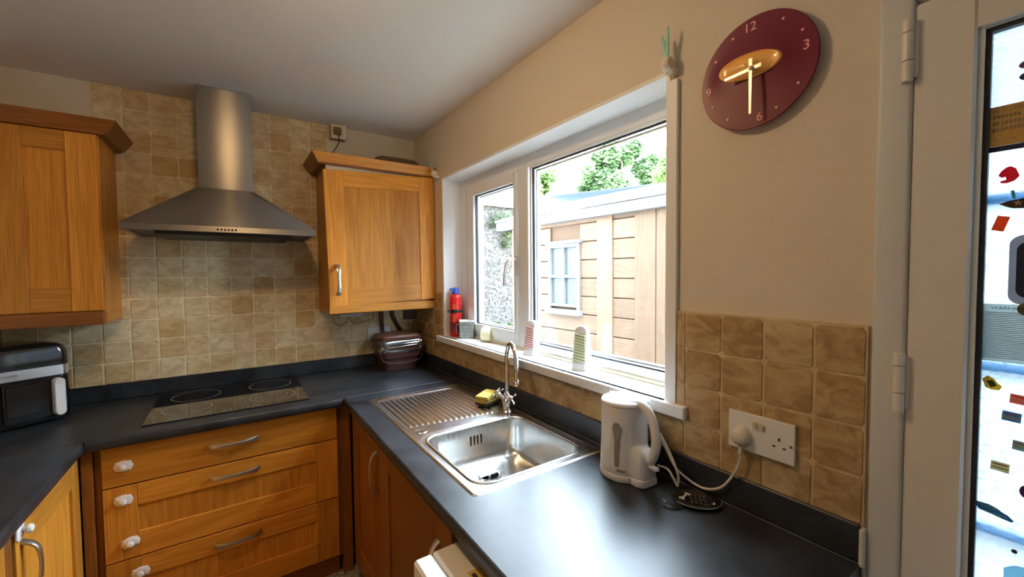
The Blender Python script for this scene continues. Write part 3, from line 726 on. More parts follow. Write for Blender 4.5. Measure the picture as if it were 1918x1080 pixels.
rings = [bring(-.007, WT + .0012), bring(-.004, WT + .0034), bring(-.001, WT + .0034), bring(.002, WT + .001), bring(.004, WT - .006), bring(.007, WT - .05), bring(.010, WT - .10), bring(.014, WT - .125), bring(.022, WT - .143), bring(.035, WT - .151), bring(.055, WT - .155), bring(.10, WT - .157)]
m = MB(); m.loft(rings, cap=False)
ctr = Vector((-.290, -1.452, WT - .158))
last = bring(.10, WT - .157); n = len(last)
rc = .044
inner = []
for p in last:
    a = math.atan2(p.y - ctr.y, p.x - ctr.x); inner.append(Vector((ctr.x + rc * math.cos(a), ctr.y + rc * math.sin(a), ctr.z)))
m.loft([last, inner], cap=False)
m.build('basin', SINKS, SK, smooth=True, angle=60)
m = MB(); m.lathe([(.046, .0005), (.044, .003), (.036, .002), (.033, -.006), (.030, -.012), (0, -.012)], c=ctr, n=32); st = m.build('strainer', CHROME, SK, smooth=True)
m = MB()
for i in range(8):
    a = 2 * PI * i / 8; m.box((-.0013, .012, -.0112), (.0013, .024, -.0102), M=Matrix.Translation(ctr) @ Matrix.Rotation(a, 4, 'Z'))
m.build('strainer_slots', DARKHOLE, st)
m = MB(); m.lathe([(.0, .004), (.006, .003), (.004, -.01), (.0, -.011)], c=ctr, n=12); m.build('strainer_pin', CHROME, st, smooth=True)
m = MB(); m.lathe([(.024, 0), (.022, .0018), (.018, .0008), (0, .0012)], c=(-.490, -1.283, WT + .0030), n=28); m.build('tap_hole_cap', SINKS, SK, smooth=True)
m = MB()
for i in range(4):
    x = -.315 + i * .0155; m.box((x, by1 - .0105, WT - .075), (x + .006, by1 - .004, WT - .038), .0015)
m.build('overflow_slots', DARKHOLE, SK)

# tap
TP = thing('mixer_tap', 'chrome swan neck mixer tap with two cross handles', 'tap', (-.095, -1.295, WT + .004))
tx, ty = -.098, -1.290; z0 = WT + .003
m = MB(); m.lathe([(.0, 0), (.030, 0), (.031, .006), (.026, .012), (.021, .020), (.022, .035), (.024, .045), (.018, .055), (.013, .060), (.015, .066), (.0165, .072), (.013, .080), (.0105, .086), (0, .086)], c=(tx, ty, z0), n=28); m.build('tap_body', CHROME, TP, smooth=True)
sp_ = [(tx, ty, z0 + .08), (tx, ty, z0 + .15), (tx, ty, z0 + .22), (tx - .002, ty - .006, z0 + .262), (tx - .010, ty - .036, z0 + .300), (tx - .022, ty - .078, z0 + .302), (tx - .030, ty - .108, z0 + .268), (tx - .034, ty - .120, z0 + .22), (tx - .035, ty - .123, z0 + .165)]
m = MB(); m.tube(spline(sp_, 6), .0095, n=14); m.build('spout', CHROME, TP, smooth=True)
m = MB(); m.lathe([(.0, .0), (.009, 0), (.0125, .004), (.0135, .010), (.0115, .014), (.0135, .019), (.0115, .024), (.010, .028)], c=(tx - .035, ty - .123, z0 + .145), n=20); m.build('aerator', CHROME, TP, smooth=True)
for sgn, cap in ((1, CHROME), (-1, CREAMP)):
    dv = Vector((-.25, sgn * .80, .62)).normalized(); base = Vector((tx, ty, z0 + .035))
    tip = base + dv * .060
    m = MB(); m.tube([base, base + dv * .03, base + dv * .034, tip], [.0135, .012, .0095, .0085], n=14); va = m.build('valve_arm', CHROME, TP, smooth=True)
    a = dv.cross(Vector((1, 0, .3))).normalized(); b = dv.cross(a).normalized(); hc = tip + dv * .004
    m = MB()
    for q in (a, -a, b, -b):
        m.tube([hc, hc + q * .016, hc + q * .024], [.0045, .0032, .0030], n=8); m.sphere(hc + q * .026, .0058, u=10, v=8)
    m.build('cross_handle', CHROME, va, smooth=True)
    m = MB(); m.sphere(hc + dv * .006, .0085, u=14, v=10); m.build('handle_cap', cap, va, smooth=True)
# sponge
SG = thing('sponge', 'folded yellow sponge with dark scourer lying on the drainer', 'sponge', (-.115, -1.15, WT + .004), .35)
YEL = plain('yellow_foam', (.95, .66, .16), .9, bump=.6, bscale=260, var=.12); 
m = MB(); m.box((-.048, -.032, .010), (.048, .032, .026), .005, seg=2, M=Matrix.Rotation(.04, 4, 'Y')); m.build('sponge_lower', YEL, SG, smooth=True, local=True)
m = MB(); m.box((-.046, -.032, .028), (.050, .034, .050), .006, seg=2, M=Matrix.Rotation(-.10, 4, 'Y') @ Matrix.Rotation(.12, 4, 'Z')); m.build('sponge_upper', YEL, SG, smooth=True, local=True)
m = MB(); m.box((-.050, -.034, .001), (.050, .034, .011), .003); m.build('scourer', plain('dark_scourer', (.03, .035, .02), .95, bump=.6, bscale=300), SG, local=True)

# ------------------------------------------------------------------ kettle
KT = thing('kettle', 'white plastic jug kettle standing near the sink end', 'kettle', (-.107, -1.940, WT), math.radians(-96))
# local +x is the handle direction
KW = plain('kettle_white', (.74, .73, .72), .32)
def krg(r, z, hx, hw, n=40, sx=1.0):
    P = []
    for i in range(n):
        a = 2 * PI * i / n; x, y = r * math.cos(a), r * math.sin(a)
        if hx > 0:   # bulge towards the handle
            w_ = max(0, math.cos(a)); 
            if abs(y) < hw and x > 0: x = max(x, (r + hx) - (abs(y) / hw) ** 4 * (r + hx - math.sqrt(max(r * r - y * y, 0))))
        P.append(Vector((x * sx, y, z)))
    return P
def krg2(r, z, hx, hw, n=48):
    """circle joined to a rounded block on +x"""
    P = []
    for i in range(n):
        a = 2 * PI * i / n; c, s_ = math.cos(a), math.sin(a)
        rad = r
        if hx > 0 and c > 0:
            # block: superellipse centred at x = r*.55 with half-sizes
            t = 0
            lo, hi = 0, r + hx + .01
            for _ in range(22):
                mid = (lo + hi) / 2; x, y = mid * c, mid * s_
                ins = (x * x + y * y <= r * r) or (abs((x - r * .5) / (r * .5 + hx)) ** 5 + abs(y / hw) ** 5 <= 1)
                if ins: lo = mid
                else: hi = mid
            rad = lo
        P.append(Vector((rad * c, rad * s_, z)))
    return P
m = MB(); m.loft([krg2(.0705, .001, .030, .036), krg2(.0725, .004, .031, .037), krg2(.0725, .020, .031, .037), krg2(.0705, .023, .029, .035)]); m.build('power_base', KW, KT, smooth=True, local=True)
rg = [krg2(.0712, .0245, .029, .035), krg2(.0712, .03, .029, .035), krg2(.070, .07, .027, .034), krg2(.069, .088, .024, .033), krg2(.0685, .098, .016, .030), krg2(.068, .106, .004, .024), krg2(.0678, .112, 0, .02), krg2(.0675, .15, 0, .02), krg2(.0670, .205, 0, .02), krg2(.0670, .216, 0, .02)]
m = MB(); m.loft(rg); m.build('jug', KW, KT, smooth=True, local=True, angle=55)
# pouring lip on the far side
m = MB(); m.loft([[Vector((-.058, -.020, .175)), Vector((-.058, .020, .175)), Vector((-.066, .004, .178)), Vector((-.066, -.004, .178))], [Vector((-.050, -.026, .217)), Vector((-.050, .026, .217)), Vector((-.083, .006, .217)), Vector((-.083, -.006, .217))]]); m.build('spout', KW, KT, smooth=True, local=True)
m = MB(); m.loft([krg(.0680, .217, 0, .1), krg(.0686, .220, 0, .1), krg(.0668, .226, 0, .1), krg(.056, .230, 0, .1), krg(.03, .232, 0, .1), krg(.004, .2325, 0, .1)]); ld = m.build('lid', KW, KT, smooth=True, local=True, angle=60)
m = MB(); m.lathe([(.022, 0), (.020, .003), (0, .004)], c=(.036, 0, .230), n=24); m.build('lid_button', KW, ld, smooth=True, local=True)
m = MB(); m.loft([[Vector((x * .05 - .012, y * .018, .2315 + z)) for x, y in [(math.cos(a), math.sin(a)) for a in [2 * PI * i / 20 for i in range(20)]]] for z in (0, .0012)]); m.build('lid_recess', plain('kettle_grey', (.52, .53, .55), .4), ld, local=True)
hp = spline([(.050, 0, .222), (.075, 0, .222), (.100, 0, .205), (.117, 0, .165), (.120, 0, .125), (.108, 0, .088), (.088, 0, .070), (.078, 0, .064)], 6)
m = MB(); m.tube(hp, .0125, n=14, flat=(1.15, .85), up=(0, 1, 0)); m.build('handle', KW, KT, smooth=True, local=True)
m = MB(); m.box((.094, -.006, .056), (.128, .006, .066), .002); m.build('switch', KW, KT, local=True)
# water window on the room side of the jug
ang = math.radians(-62)
def onjug(a, z, r): return Vector((r * math.cos(a), r * math.sin(a), z))
prof = [(.045, .0035), (.05, .006), (.06, .0065), (.10, .0065), (.125, .0065), (.135, .0085), (.15, .0115), (.162, .0115), (.170, .007), (.173, .003)]
m = MB(); L_, Rr_ = [], []
for z, hw in prof: L_.append(onjug(ang - hw / .069, z, .0700)); Rr_.append(onjug(ang + hw / .069, z, .0700))
Rb = [p * 1.0 for p in L_ + Rr_[::-1]]
Ro = [Vector((p.x * 1.012, p.y * 1.012, p.z)) for p in Rb]
bmv = [m.bm.verts.new(p) for p in Ro]
k_ = len(prof)
for i in range(k_ - 1): m.bm.faces.new((bmv[i], bmv[i + 1], bmv[2 * k_ - 2 - i], bmv[2 * k_ - 1 - i]))
m.build('water_window', plain('smoky_window', (.30, .28, .26), .15), KT, local=True)
# maker's lettering, faint
a2 = math.radians(-52)
o = text_obj('lettering', 'MIGLER', .008, plain('grey_ink', (.12, .11, .11), .5), frame_on(onjug(a2, .036, .0722), (-math.sin(a2), math.cos(a2), 0), (0, 0, 1)))
o.parent = KT
m = MB(); cpts = [(-.050, -2.015, WT + .035), (-.045, -2.045, WT + .034), (-.052, -2.070, WT + .018), (-.060, -2.087, WT + .006)]
m.tube(spline(cpts, 8), .0032, n=8)
c2 = [(-.060, -2.087, WT + .006), (-.050, -2.083, WT + .030), (-.042, -2.062, WT + .062), (-.036, -2.030, WT + .105), (-.034, -2.012, WT + .125), (-.032, -2.022, WT + .100), (-.032, -2.06, WT + .045), (-.030, -2.105, WT + .022), (-.030, -2.150, WT + .018), (-.030, -2.195, WT + .042), (-.030, -2.228, WT + .095), (-.030, -2.242, WT + .140), (-.030, -2.243, WT + .165)]
m.tube(spline(c2, 8), .0034, n=8)
WC = plain('white_cable', (.72, .66, .56), .45)
cord = m.build('power_cord', WC, None, smooth=True); tag(cord, 'white kettle flex looping from kettle to wall socket', 'cable')
PL = MB(); PL.lathe([(0, .0), (.0235, .0), (.0245, -.010), (.0235, -.022), (.016, -.031), (.008, -.034), (0, -.0345)], c=(-.0145, -2.241, 1.103), axis='x', n=28)
pl = PL.build('plug', plain('warm_white_plug', (.74, .68, .58), .4), None, smooth=True); tag(pl, 'white round backed plug in the left half of the double socket', 'plug')
m = MB()
for i in range(5): m.box((-.037, -2.2475 + .0006 * i, 1.078 - i * .0055), (-.023, -2.2365 - .0006 * i, 1.082 - i * .0055), .0008)
m.build('strain_relief', WC, pl)

# sockets
def socket(name, label, M, w_, h_, holes, switches, depth=.009, box=0, mat=None):
    t = thing(name, label, 'socket', (M.translation.x, M.translation.y, M.translation.z))
    m = MB(); m.box((-w_ / 2, -h_ / 2, box), (w_ / 2, h_ / 2, box + depth), .0015, M=M); m.build('face_plate', mat or WHITEP, t)
    if box: m = MB(); m.box((-w_ / 2 + .002, -h_ / 2 + .002, 0), (w_ / 2 - .002, h_ / 2 - .002, box), .001, M=M); m.build('back_box', plain('brownish_box', (.30, .22, .15), .5), t)
    for cx, cy in holes:
        m = MB()
        for x, y, a, b in ((0, .011, .002, .004), (-.011, -.007, .0032, .0018), (.011, -.007, .0032, .0018)):
            m.box((cx + x - a, cy + y - b, box + depth), (cx + x + a, cy + y + b, box + depth + .0004), M=M)
        m.build('pin_holes', DARKHOLE, t)
    for cx, cy in switches:
        m = MB(); m.box((cx - .0045, cy - .009, box + depth), (cx + .0045, cy + .009, box + depth + .0035), .001, M=M @ Matrix.Rotation(.12, 4, 'X')); m.build('rocker', CREAMP, t)
    return t
M1 = frame_on((-.012, -2.2815, 1.1135), (0, -1, 0), (0, 0, 1))
s1 = socket('wall_socket', 'white double wall socket on the shaded tiles right of the kettle', M1, .150, .094, [(.043, -.006)], [(-.010, .026), (.006, .026)], depth=.010)
m = MB(); m.lathe([(0, 0), (.0033, 0), (.0033, .0006), (0, .0006)], M=M1 @ Matrix.Translation((.068, -.004, .010)), n=12); m.build('screw', plain('brown_screw', (.12, .06, .03), .5), s1)
M2 = frame_on((-.275, -.012, 1.122), (1, 0, 0), (0, 0, 1))
socket('wall_socket', 'white double wall socket behind the brown caddy', M2, .146, .088, [(-.042, -.006), (.042, -.006)], [(-.008, .026), (.008, .026)])
M3 = frame_on((-.505, -.001, 2.394), (1, 0, 0), (0, 0, 1))
s3 = socket('wall_socket', 'yellowed surface mounted socket above the right wall cabinet', M3, .088, .086, [], [(.022, .020)], box=.045, mat=CREAMP)
m = MB(); m.box((-.026, -.022, .0), (.018, .022, .028), .008, M=M3 @ Matrix.Translation((-.008, -.002, .055)), seg=2)
pg = m.build('plug', plain('old_brown_plug', (.20, .11, .04), .4), None, smooth=True); tag(pg, 'old brown plug in the socket near the ceiling', 'plug')
m = MB(); m.tube(spline([(-.510, -.070, 2.372), (-.508, -.066, 2.33), (-.525, -.06, 2.29), (-.550, -.06, 2.25), (-.565, -.06, 2.20), (-.565, -.06, 2.178)], 6), .0032, n=8)
m.build('flex', CABLEK, pg, smooth=True)

# things under the right cabinet
TR = thing('lighting_transformer', 'slim white lighting transformer under the right wall cabinet', 'transformer', (-.448, -.02, 1.256))
MB().box((-.525, -.045, 1.244), (-.375, -.009, 1.268), .004).build('case', plain('pale_plastic', (.60, .60, .54), .4), TR)
m = MB(); m.tube(spline([(-.540, -.03, 1.285), (-.560, -.028, 1.25), (-.555, -.028, 1.215), (-.525, -.028, 1.195), (-.488, -.028, 1.21), (-.470, -.028, 1.243)], 6), .0022, n=6)
m.tube(spline([(-.462, -.028, 1.243), (-.455, -.028, 1.215), (-.43, -.028, 1.200), (-.395, -.028, 1.205), (-.35, -.028, 1.213), (-.315, -.028, 1.222), (-.312, -.028, 1.27)], 6), .0022, n=6)
m.build('leads', plain('brown_lead', (.22, .13, .05), .5), TR, smooth=True)
o = MB().box((-.352, -.035, 1.268), (-.250, -.009, 1.290), .002).build('junction_box', plain('ivory_box', (.55, .50, .40), .5)); tag(o, 'small ivory junction box beside the transformer under the cabinet', 'junction box')
for i, (pts, r) in enumerate((([(-.262, -.03, 1.30), (-.262, -.03, 1.22), (-.258, -.03, 1.15), (-.255, -.03, 1.09), (-.25, -.03, 1.02)], .013), ([(-.190, -.03, 1.30), (-.186, -.03, 1.24), (-.160, -.03, 1.18), (-.130, -.03, 1.12), (-.122, -.03, 1.03)], .012))):
    P_ = spline(pts, 10); rr = [r * (1 + .10 * (k % 2)) for k in range(len(P_))]
    m = MB(); m.tube(P_, rr, n=12)
    o = m.build('flexible_pipe', plain('bronze_hose', (.10, .06, .045), .35, .6), None, smooth=True, angle=15)
    tag(o, ('straight dark flexible pipe in front of the socket', 'slanting dark flexible pipe running down behind the brown caddy')[i], 'pipe', )
o = MB().box((-.105, -.05, 1.205), (-.045, -.010, 1.30), .004).build('wall_bracket', plain('dark_brown_plastic', (.05, .03, .025), .5)); tag(o, 'small dark bracket in the shadow under the wall cabinet', 'bracket')

# brown food caddy
CD = thing('food_caddy', 'brown lidded food waste caddy with a clear liner in the corner', 'caddy', (-.205, -.170, WT))
BRN = plain('brown_plastic', (.060, .022, .016), .35)
def cr(hx, hy, z, r=.03, c=(-.205, -.170), n=5): return [Vector((x + c[0], y + c[1], z)) for x, y in rrect(-hx, -hy, hx, hy, r, n)]
m = MB(); m.loft([cr(.100, .082, WT + .001), cr(.106, .086, WT + .004), cr(.112, .092, WT + .080), cr(.124, .102, WT + .082), cr(.128, .106, WT + .150), cr(.131, .108, WT + .170)]); m.build('bucket', BRN, CD, smooth=True, angle=30)
bm = bmesh.new(); rnd = random.Random(5); rings = []
for j in range(10):
    z = WT + .118 + j * .0085; base = cr(.134 + .003 * math.sin(j), .112, z, .035, n=10); ring = []
    for i, p in enumerate(base):
        d = (p - Vector((-.205, -.170, z))).normalized(); ring.append(p + d * rnd.uniform(-.002, .006) + Vector((0, 0, rnd.uniform(-.004, .004))))
    rings.append(ring)
m = MB(); m.loft(rings, cap=False)
LIN = D.materials.new('clear_liner'); LIN.use_nodes = True; t = LIN.node_tree; t.nodes.clear()
o_ = t.nodes.new('ShaderNodeOutputMaterial'); tr = t.nodes.new('ShaderNodeBsdfTransparent'); tr.inputs[0].default_value = (.8, .78, .75, 1); gl = t.nodes.new('ShaderNodeBsdfGlossy'); gl.inputs['Roughness'].default_value = .12; mx = t.nodes.new('ShaderNodeMixShader'); mx.inputs[0].default_value = .35
t.links.new(tr.outputs[0], mx.inputs[1]); t.links.new(gl.outputs[0], mx.inputs[2]); t.links.new(mx.outputs[0], o_.inputs[0])
m.build('liner', LIN, CD)
m = MB(); m.loft([cr(.118, .098, WT + .196), cr(.128, .106, WT + .198), cr(.130, .108, WT + .210), cr(.122, .100, WT + .222), cr(.100, .080, WT + .227)]); m.build('lid', plain('lid_brown', (.15, .06, .035), .3), CD, smooth=True, angle=35)
m = MB(); m.loft([cr(.127, .105, WT + .165), cr(.124, .102, WT + .197)]); m.build('collar', BRN, CD)
m = MB(); m.tube(spline([(-.340, -.170, WT + .150), (-.338, -.250, WT + .105), (-.315, -.283, WT + .066), (-.205, -.290, WT + .052), (-.095, -.283, WT + .066), (-.072, -.250, WT + .105), (-.070, -.170, WT + .150)], 8), .0032, n=8); m.build('carry_handle', BRN, CD, smooth=True)

# ------------------------------------------------------------------ air fryer
AF = thing('air_fryer', 'black dual air fryer with silver band and white handle', 'air fryer', (-1.652, -.243, WT), math.radians(31.5))
def afr(x0_, x1_, y0_, y1_, z, r=.035): return [Vector((x, y, z)) for x, y in rrect(x0_, y0_, x1_, y1_, r, 6)]
AL = -.395; AD = .235
m = MB(); m.loft([afr(AL + .012, -.012, .012, AD - .012, .006), afr(AL + .004, -.004, .004, AD - .004, .012), afr(AL, 0, 0, AD, .03), afr(AL, 0, 0, AD, .255), afr(AL + .002, -.002, .002, AD - .002, .295), afr(AL + .010, -.010, .008, AD - .008, .316), afr(AL + .025, -.025, .022, AD - .022, .326), afr(AL + .06, -.06, .05, AD - .05, .331)])
m.build('body', BLACKP, AF, smooth=True, local=True, angle=35)
m = MB(); m.loft([afr(AL - .0015, .0015, -.0015, AD - .1, .196), afr(AL - .0015, .0015, -.0015, AD - .1, .236)], cap=True); m.build('band', plain('silver_band', (.72, .72, .73), .25, .9), AF, smooth=True, local=True)
m = MB(); m.box((AL + .014, -.006, .028), (-.200, .0, .184), .004, M=None); m.box((-.196, -.006, .028), (-.014, .0, .184), .004); m.build('drawer_front', BLACKP, AF, local=True)
m = MB(); m.box((-.186, -.0075, .055), (-.098, -.006, .172), .0005); m.box((AL + .10, -.0075, .055), (-.212, -.006, .172), .0005); m.build('window', plain('dark_window', (.02, .02, .022), .08), AF, local=True)
for hx in (-.048, AL + .05):
    m = MB(); m.prism(rrect(-.0165, -.078, .0165, .078, .0164, 8), 0, .030, M=Matrix.Translation((hx, -.006, .108)) @ Matrix.Rotation(PI / 2, 4, 'X'), bev=.003)
    m.build('handle', plain('bright_white_plastic', (.86, .87, .88), .3), AF, smooth=True, local=True, label='white pill shaped drawer handle')
m = MB(); m.lathe([(.0125, 0), (.0125, .0012), (.009, .0016), (0, .0016)], n=20, M=Matrix.Translation((-.048, -.0362, .171)) @ Matrix.Rotation(PI / 2, 4, 'X')); m.build('release_button', plain('pale_button', (.72, .74, .76), .3), AF, local=True)
o = text_obj('lettering', 'TOWER', .0115, plain('band_lettering', (.05, .05, .05), .4), frame_on((-.175, -.0020, .216), (1, 0, 0), (0, 0, 1)), None, width=.044); o.parent = AF

# ------------------------------------------------------------------ decorative dish near the kettle
LD = thing('spoon_rest', 'black oval spoon rest printed with white motifs by the flex', 'spoon rest', (-.082, -2.155, WT + .001), math.radians(-52))
BLKC = plain('black_ceramic', (.012, .010, .010), .22)
def oval(a, b, z, n=36, tail=.0):
    P = []
    for i in range(n):
        t_ = 2 * PI * i / n; x = a * math.cos(t_); y = b * math.sin(t_)
        k = 1 + .18 * (x / a) if x < 0 else 1 - .12 * (x / a) ** 2
        if x < -a * .8: k *= .8
        P.append(Vector((x, y * k, z)))
    return P
m = MB(); m.loft([oval(.050, .036, .001), oval(.059, .045, .006), oval(.061, .047, .0085), oval(.058, .044, .0080), oval(.050, .037, .0045), oval(.02, .01, .004)]); m.build('dish', BLKC, LD, smooth=True, local=True)
m = MB(); rr_ = [(math.cos(2 * PI * i / 40) * .061, math.sin(2 * PI * i / 40) * .0465) for i in range(24, 41)]
m.tube([(x, y, .009) for x, y in rr_], .0015, n=6); m.build('rim', plain('worn_rim', (.30, .28, .26), .3, .6), LD, smooth=True, local=True)
m = MB(); m.tube(spline([(-.040, -.040, .006), (-.058, -.046, .007), (-.073, -.043, .010), (-.082, -.034, .012)], 5), [.004] * 8 + [.003] * 8, n=8, flat=(1.6, .7)); m.build('tail', BLKC, LD, smooth=True, local=True)
WHI = plain('white_print', (.70, .68, .62), .4)
m = MB()
Mz = Matrix.Translation((-.026, .012, .0052)) @ Matrix.Rotation(1.0, 4, 'Z') @ Matrix.Scale(1.25, 4)
m.box((-.011, -.0018, 0), (.011, .0018, .0006), M=Mz)
for sx in (-1, 1):
    for sy in (-1, 1): m.lathe([(.0036, 0), (.0036, .0006), (0, .0006)], M=Mz @ Matrix.Translation((.012 * sx, .0028 * sy, 0)), n=10)
m.lathe([(.003, 0), (.003, .0006), (0, .0006)], M=Matrix.Translation((.041, -.0105, .0062)), n=10); m.lathe([(.003, 0), (.003, .0006), (0, .0006)], M=Matrix.Translation((.0425, -.0065, .0062)), n=10)
m.build('motifs', WHI, LD, local=True)
GRYP = plain('grey_print', (.20, .19, .18), .4)
m = MB(); rnd = random.Random(3)
for row in range(4):
    for k_ in range(4):
        x = -.010 + row * .011; y = .024 - k_ * .0125 + rnd.uniform(-.001, .001); m.box((x - .0035, y - .0042, .0050), (x - .0022, y + .0042, .0056)); m.box((x + .0012, y - .0042, .0050), (x + .0024, y + .0028, .0056)); m.box((x - .0035, y - .001, .0050), (x + .0024, y + .0004, .0056))
m.build('printed_words', GRYP, LD, local=True)

# ------------------------------------------------------------------ clock
CK = thing('wall_clock', 'round dark red wall clock with a gold centre and steel hands', 'clock', (-.001, -2.258, 1.990))
cc = Vector((-.02, -2.258, 1.990)); CM = frame_on(cc, (0, -1, 0), (0, 0, 1))
RED = plain('burgundy_lacquer', (.17, .010, .030), .30, spec=.3)
m = MB()
rings = []
for r, z in ((.118, -.010), (.131, -.004), (.1325, 0), (.131, .002)):
    rings.append([CM @ Vector((r * math.cos(2 * PI * i / 64), r * math.sin(2 * PI * i / 64), z)) for i in range(64)])
# face dips inwards towards a tilted oval bowl
for f in (.8, .6, .45, .3, .15, 0):
    ring = []
    for i in range(64):
        a = 2 * PI * i / 64
        ox, oy = .131 * math.cos(a), .131 * math.sin(a)
        ex, ey = .073 * math.cos(a), .030 * math.sin(a)
        ex, ey = ex * math.cos(-.09) - ey * math.sin(-.09) - .010, ex * math.sin(-.09) + ey * math.cos(-.09) + .016
        ring.append(CM @ Vector((ex + (ox - ex) * f, ey + (oy - ey) * f, .002 + .006 * (1 - f) ** 2)))
    rings.append(ring)
m.loft(rings, cap=False); m.build('face', RED, CK, smooth=True, angle=50)
MB().box((-.019, -2.30, 1.95), (-.001, -2.21, 2.03), .003).build('movement_case', BLACKP, CK)
m = MB(); rings = []
for f, z in ((1.0, .0075), (.97, .012), (.90, .013), (.86, .011), (.6, .018), (.3, .0225), (.02, .024)):
    ring = []
    for i in range(48):
        a = 2 * PI * i / 48; ex, ey = .073 * f * math.cos(a), .030 * f * math.sin(a)
        ring.append(CM @ Vector((ex * math.cos(-.09) - ey * math.sin(-.09) - .010, ex * math.sin(-.09) + ey * math.cos(-.09) + .016, z)))
    rings.append(ring)
m.loft(rings, cap=False); m.build('gold_centre', plain('gold_with_reflection', (1.0, .52, .10), .35, .0, coat=.6), CK, smooth=True, angle=60)  # gold dish; its warm reflection is put in as bright orange
STH = plain('pale_steel_hand', (.62, .52, .44), .3, .8)
def hand(name, ang, L1, L2, w_, z):
    m = MB(); M = CM @ Matrix.Translation((.006, -.002, z)) @ Matrix.Rotation(ang, 4, 'Z')
    m.hexa([M @ Vector(p) for p in ((-w_, -L2, 0), (w_, -L2, 0), (w_ * .6, L1, 0), (-w_ * .6, L1, 0), (-w_, -L2, .0012), (w_, -L2, .0012), (w_ * .6, L1, .0012), (-w_ * .6, L1, .0012))]); m.build(name, STH, CK)
hand('hour_hand', math.radians(93), .062, .022, .0045, .029); hand('minute_hand', math.radians(180), .105, .022, .004, .032)
m = MB(); m.lathe([(.005, .024), (.005, .036), (0, .037)], M=CM @ Matrix.Translation((.006, -.002, 0)), n=16); m.build('hand_hub', STH, CK, smooth=True)
PINKN = plain('pink_print', (.80, .34, .34), .5)
for s_, (y, z), tl in (('12', (-2.248, 2.098), 0), ('3', (-2.366, 2.004), 0), ('6', (-2.272, 1.880), 0), ('9', (-2.146, 1.980), 0)):
    text_obj('numeral', s_, .030, PINKN, frame_on((-.0232, y, z), (0, -1, 0), (0, 0, 1)), CK, extrude=.0004, offset=.0002)
for hnum in (1, 2, 4, 5, 7, 8, 10, 11):
    a = PI / 2 - 2 * PI * hnum / 12 - .06; m = MB(); m.lathe([(.0032, .0), (.0032, .0008), (0, .0008)], M=CM @ Matrix.Translation((.112 * math.cos(a), .112 * math.sin(a), .0030)), n=14); m.build('hour_dot', PINKN, CK)

# ------------------------------------------------------------------ line brackets with pegs
def bracket(label, y, z, flip):
    t = thing('washing_line_bracket', label, 'bracket', (-.001, y, z))
    m = MB(); m.box((-.030, y - .016, z - .016), (-.0008, y + .012, z + .002), .003); m.box((-.014, y - .006, z - .020), (-.0008, y + .010, z + .026), .003); m.build('base', CREAMP, t)
    m = MB(); m.lathe([(0, -.012), (.017, -.012), (.020, -.006), (.020, .006), (.017, .012), (0, .012)], c=(-.030, y + .002, z + .010), axis='y', n=24); m.build('reel', CREAMP, t, smooth=True)
    return t
MINT = plain('mint_plastic', (.34, .62, .52), .4)
def peg(label, base, d1, d2):
    t = thing('clothes_peg', label, 'peg', base)
    b = Vector(base)
    for d in (d1, d2):
        m = MB(); d = Vector(d); pts = [b, b + d * .35, b + d * .7, b + d]
        m.tube(pts, [.0048, .0055, .005, .003], n=8, flat=(1.2, .6)); m.build('jaw', MINT, t, smooth=True)
    m = MB(); mid = b + (Vector(d1) + Vector(d2)) * .2; m.tube([mid - Vector((0, .007, 0)), mid + Vector((0, .007, 0))], .003, n=8); m.build('spring', CHROME, t, smooth=True)
bracket('cream reel bracket at the top right corner of the window', -2.030, 2.092, 0)
peg('mint green clothes peg clipped on the bracket right of the window', (-.030, -2.026, 2.110), (-.006, .012, .075), (-.012, -.010, .090))
bracket('cream reel bracket beside the right wall cabinet top', -.400, 2.118, 0)
peg('mint green clothes peg clipped on the bracket by the cabinet', (-.034, -.392, 2.130), (-.018, .022, .080), (-.004, .010, .070))

# folded item above the right cabinet
o = MB(); o.loft([[Vector((x, y, z)) for x, y in rrect(-.33 + i, -.235 + i, -.045 - i, -.05 - i, .05, 5)] for i, z in ((0, 2.178), (-.003, 2.185), (.0, 2.226), (.018, 2.243), (.05, 2.247))])
o = o.build('folded_mat', plain('brown_felt', (.16, .105, .055), .9, bump=.5, bscale=90, var=.3), None, smooth=True); tag(o, 'flat brown padded pouch lying on top of the right wall cabinet', 'pouch')

# ------------------------------------------------------------------ things on the window sill
SZ = 1.1312
EX_ = thing('fire_extinguisher', 'small red fire extinguisher with a blue cap on the sill', 'fire extinguisher', (.052, -.502, SZ))
c = (.052, -.502, SZ)
REDE = plain('red_enamel', (.72, .012, .012), .25, coat=.3)
m = MB(); m.lathe([(0, 0), (.034, 0), (.0365, .003), (.0365, .225), (.034, .243), (.026, .256), (.018, .262), (0, .262)], c=c, n=32); m.build('cylinder', REDE, EX_, smooth=True)
m = MB(); m.lathe([(0, .258), (.022, .258), (.024, .266), (.019, .274), (.018, .292), (.016, .297), (0, .298)], c=c, n=24); m.box((c[0] - .036, c[1] - .010, SZ + .281), (c[0], c[1] + .010, SZ + .293), .003); m.build('valve_cap', plain('blue_plastic', (.03, .08, .55), .35), EX_, smooth=True)
m = MB(); m.lathe([(.0370, .145), (.0390, .147), (.0390, .163), (.0370, .165)], c=c, n=32); m.box((c[0] - .052, c[1] - .008, SZ + .146), (c[0] - .034, c[1] + .008, SZ + .164), .002); m.build('strap', plain('black_strap', (.015, .014, .014), .4), EX_, smooth=True)
m = MB(); m.lathe([(.0368, .030), (.0370, .030), (.0370, .085), (.0368, .085)], c=c, n=32); m.build('lower_label', plain('dark_red_label', (.22, .008, .02), .35), EX_, smooth=True)
m = MB()
for z in (.095, .103, .111, .119, .127, .172, .180, .188, .196):
    for a in (-2.5, -2.2): 
        for q in range(3):
            aa = a + q * .09; x, y = c[0] + .0371 * math.cos(aa), c[1] + .0371 * math.sin(aa)
            m.box((x - .0006, y - .0016, SZ + z), (x + .0006, y + .0016, SZ + z + .0025))
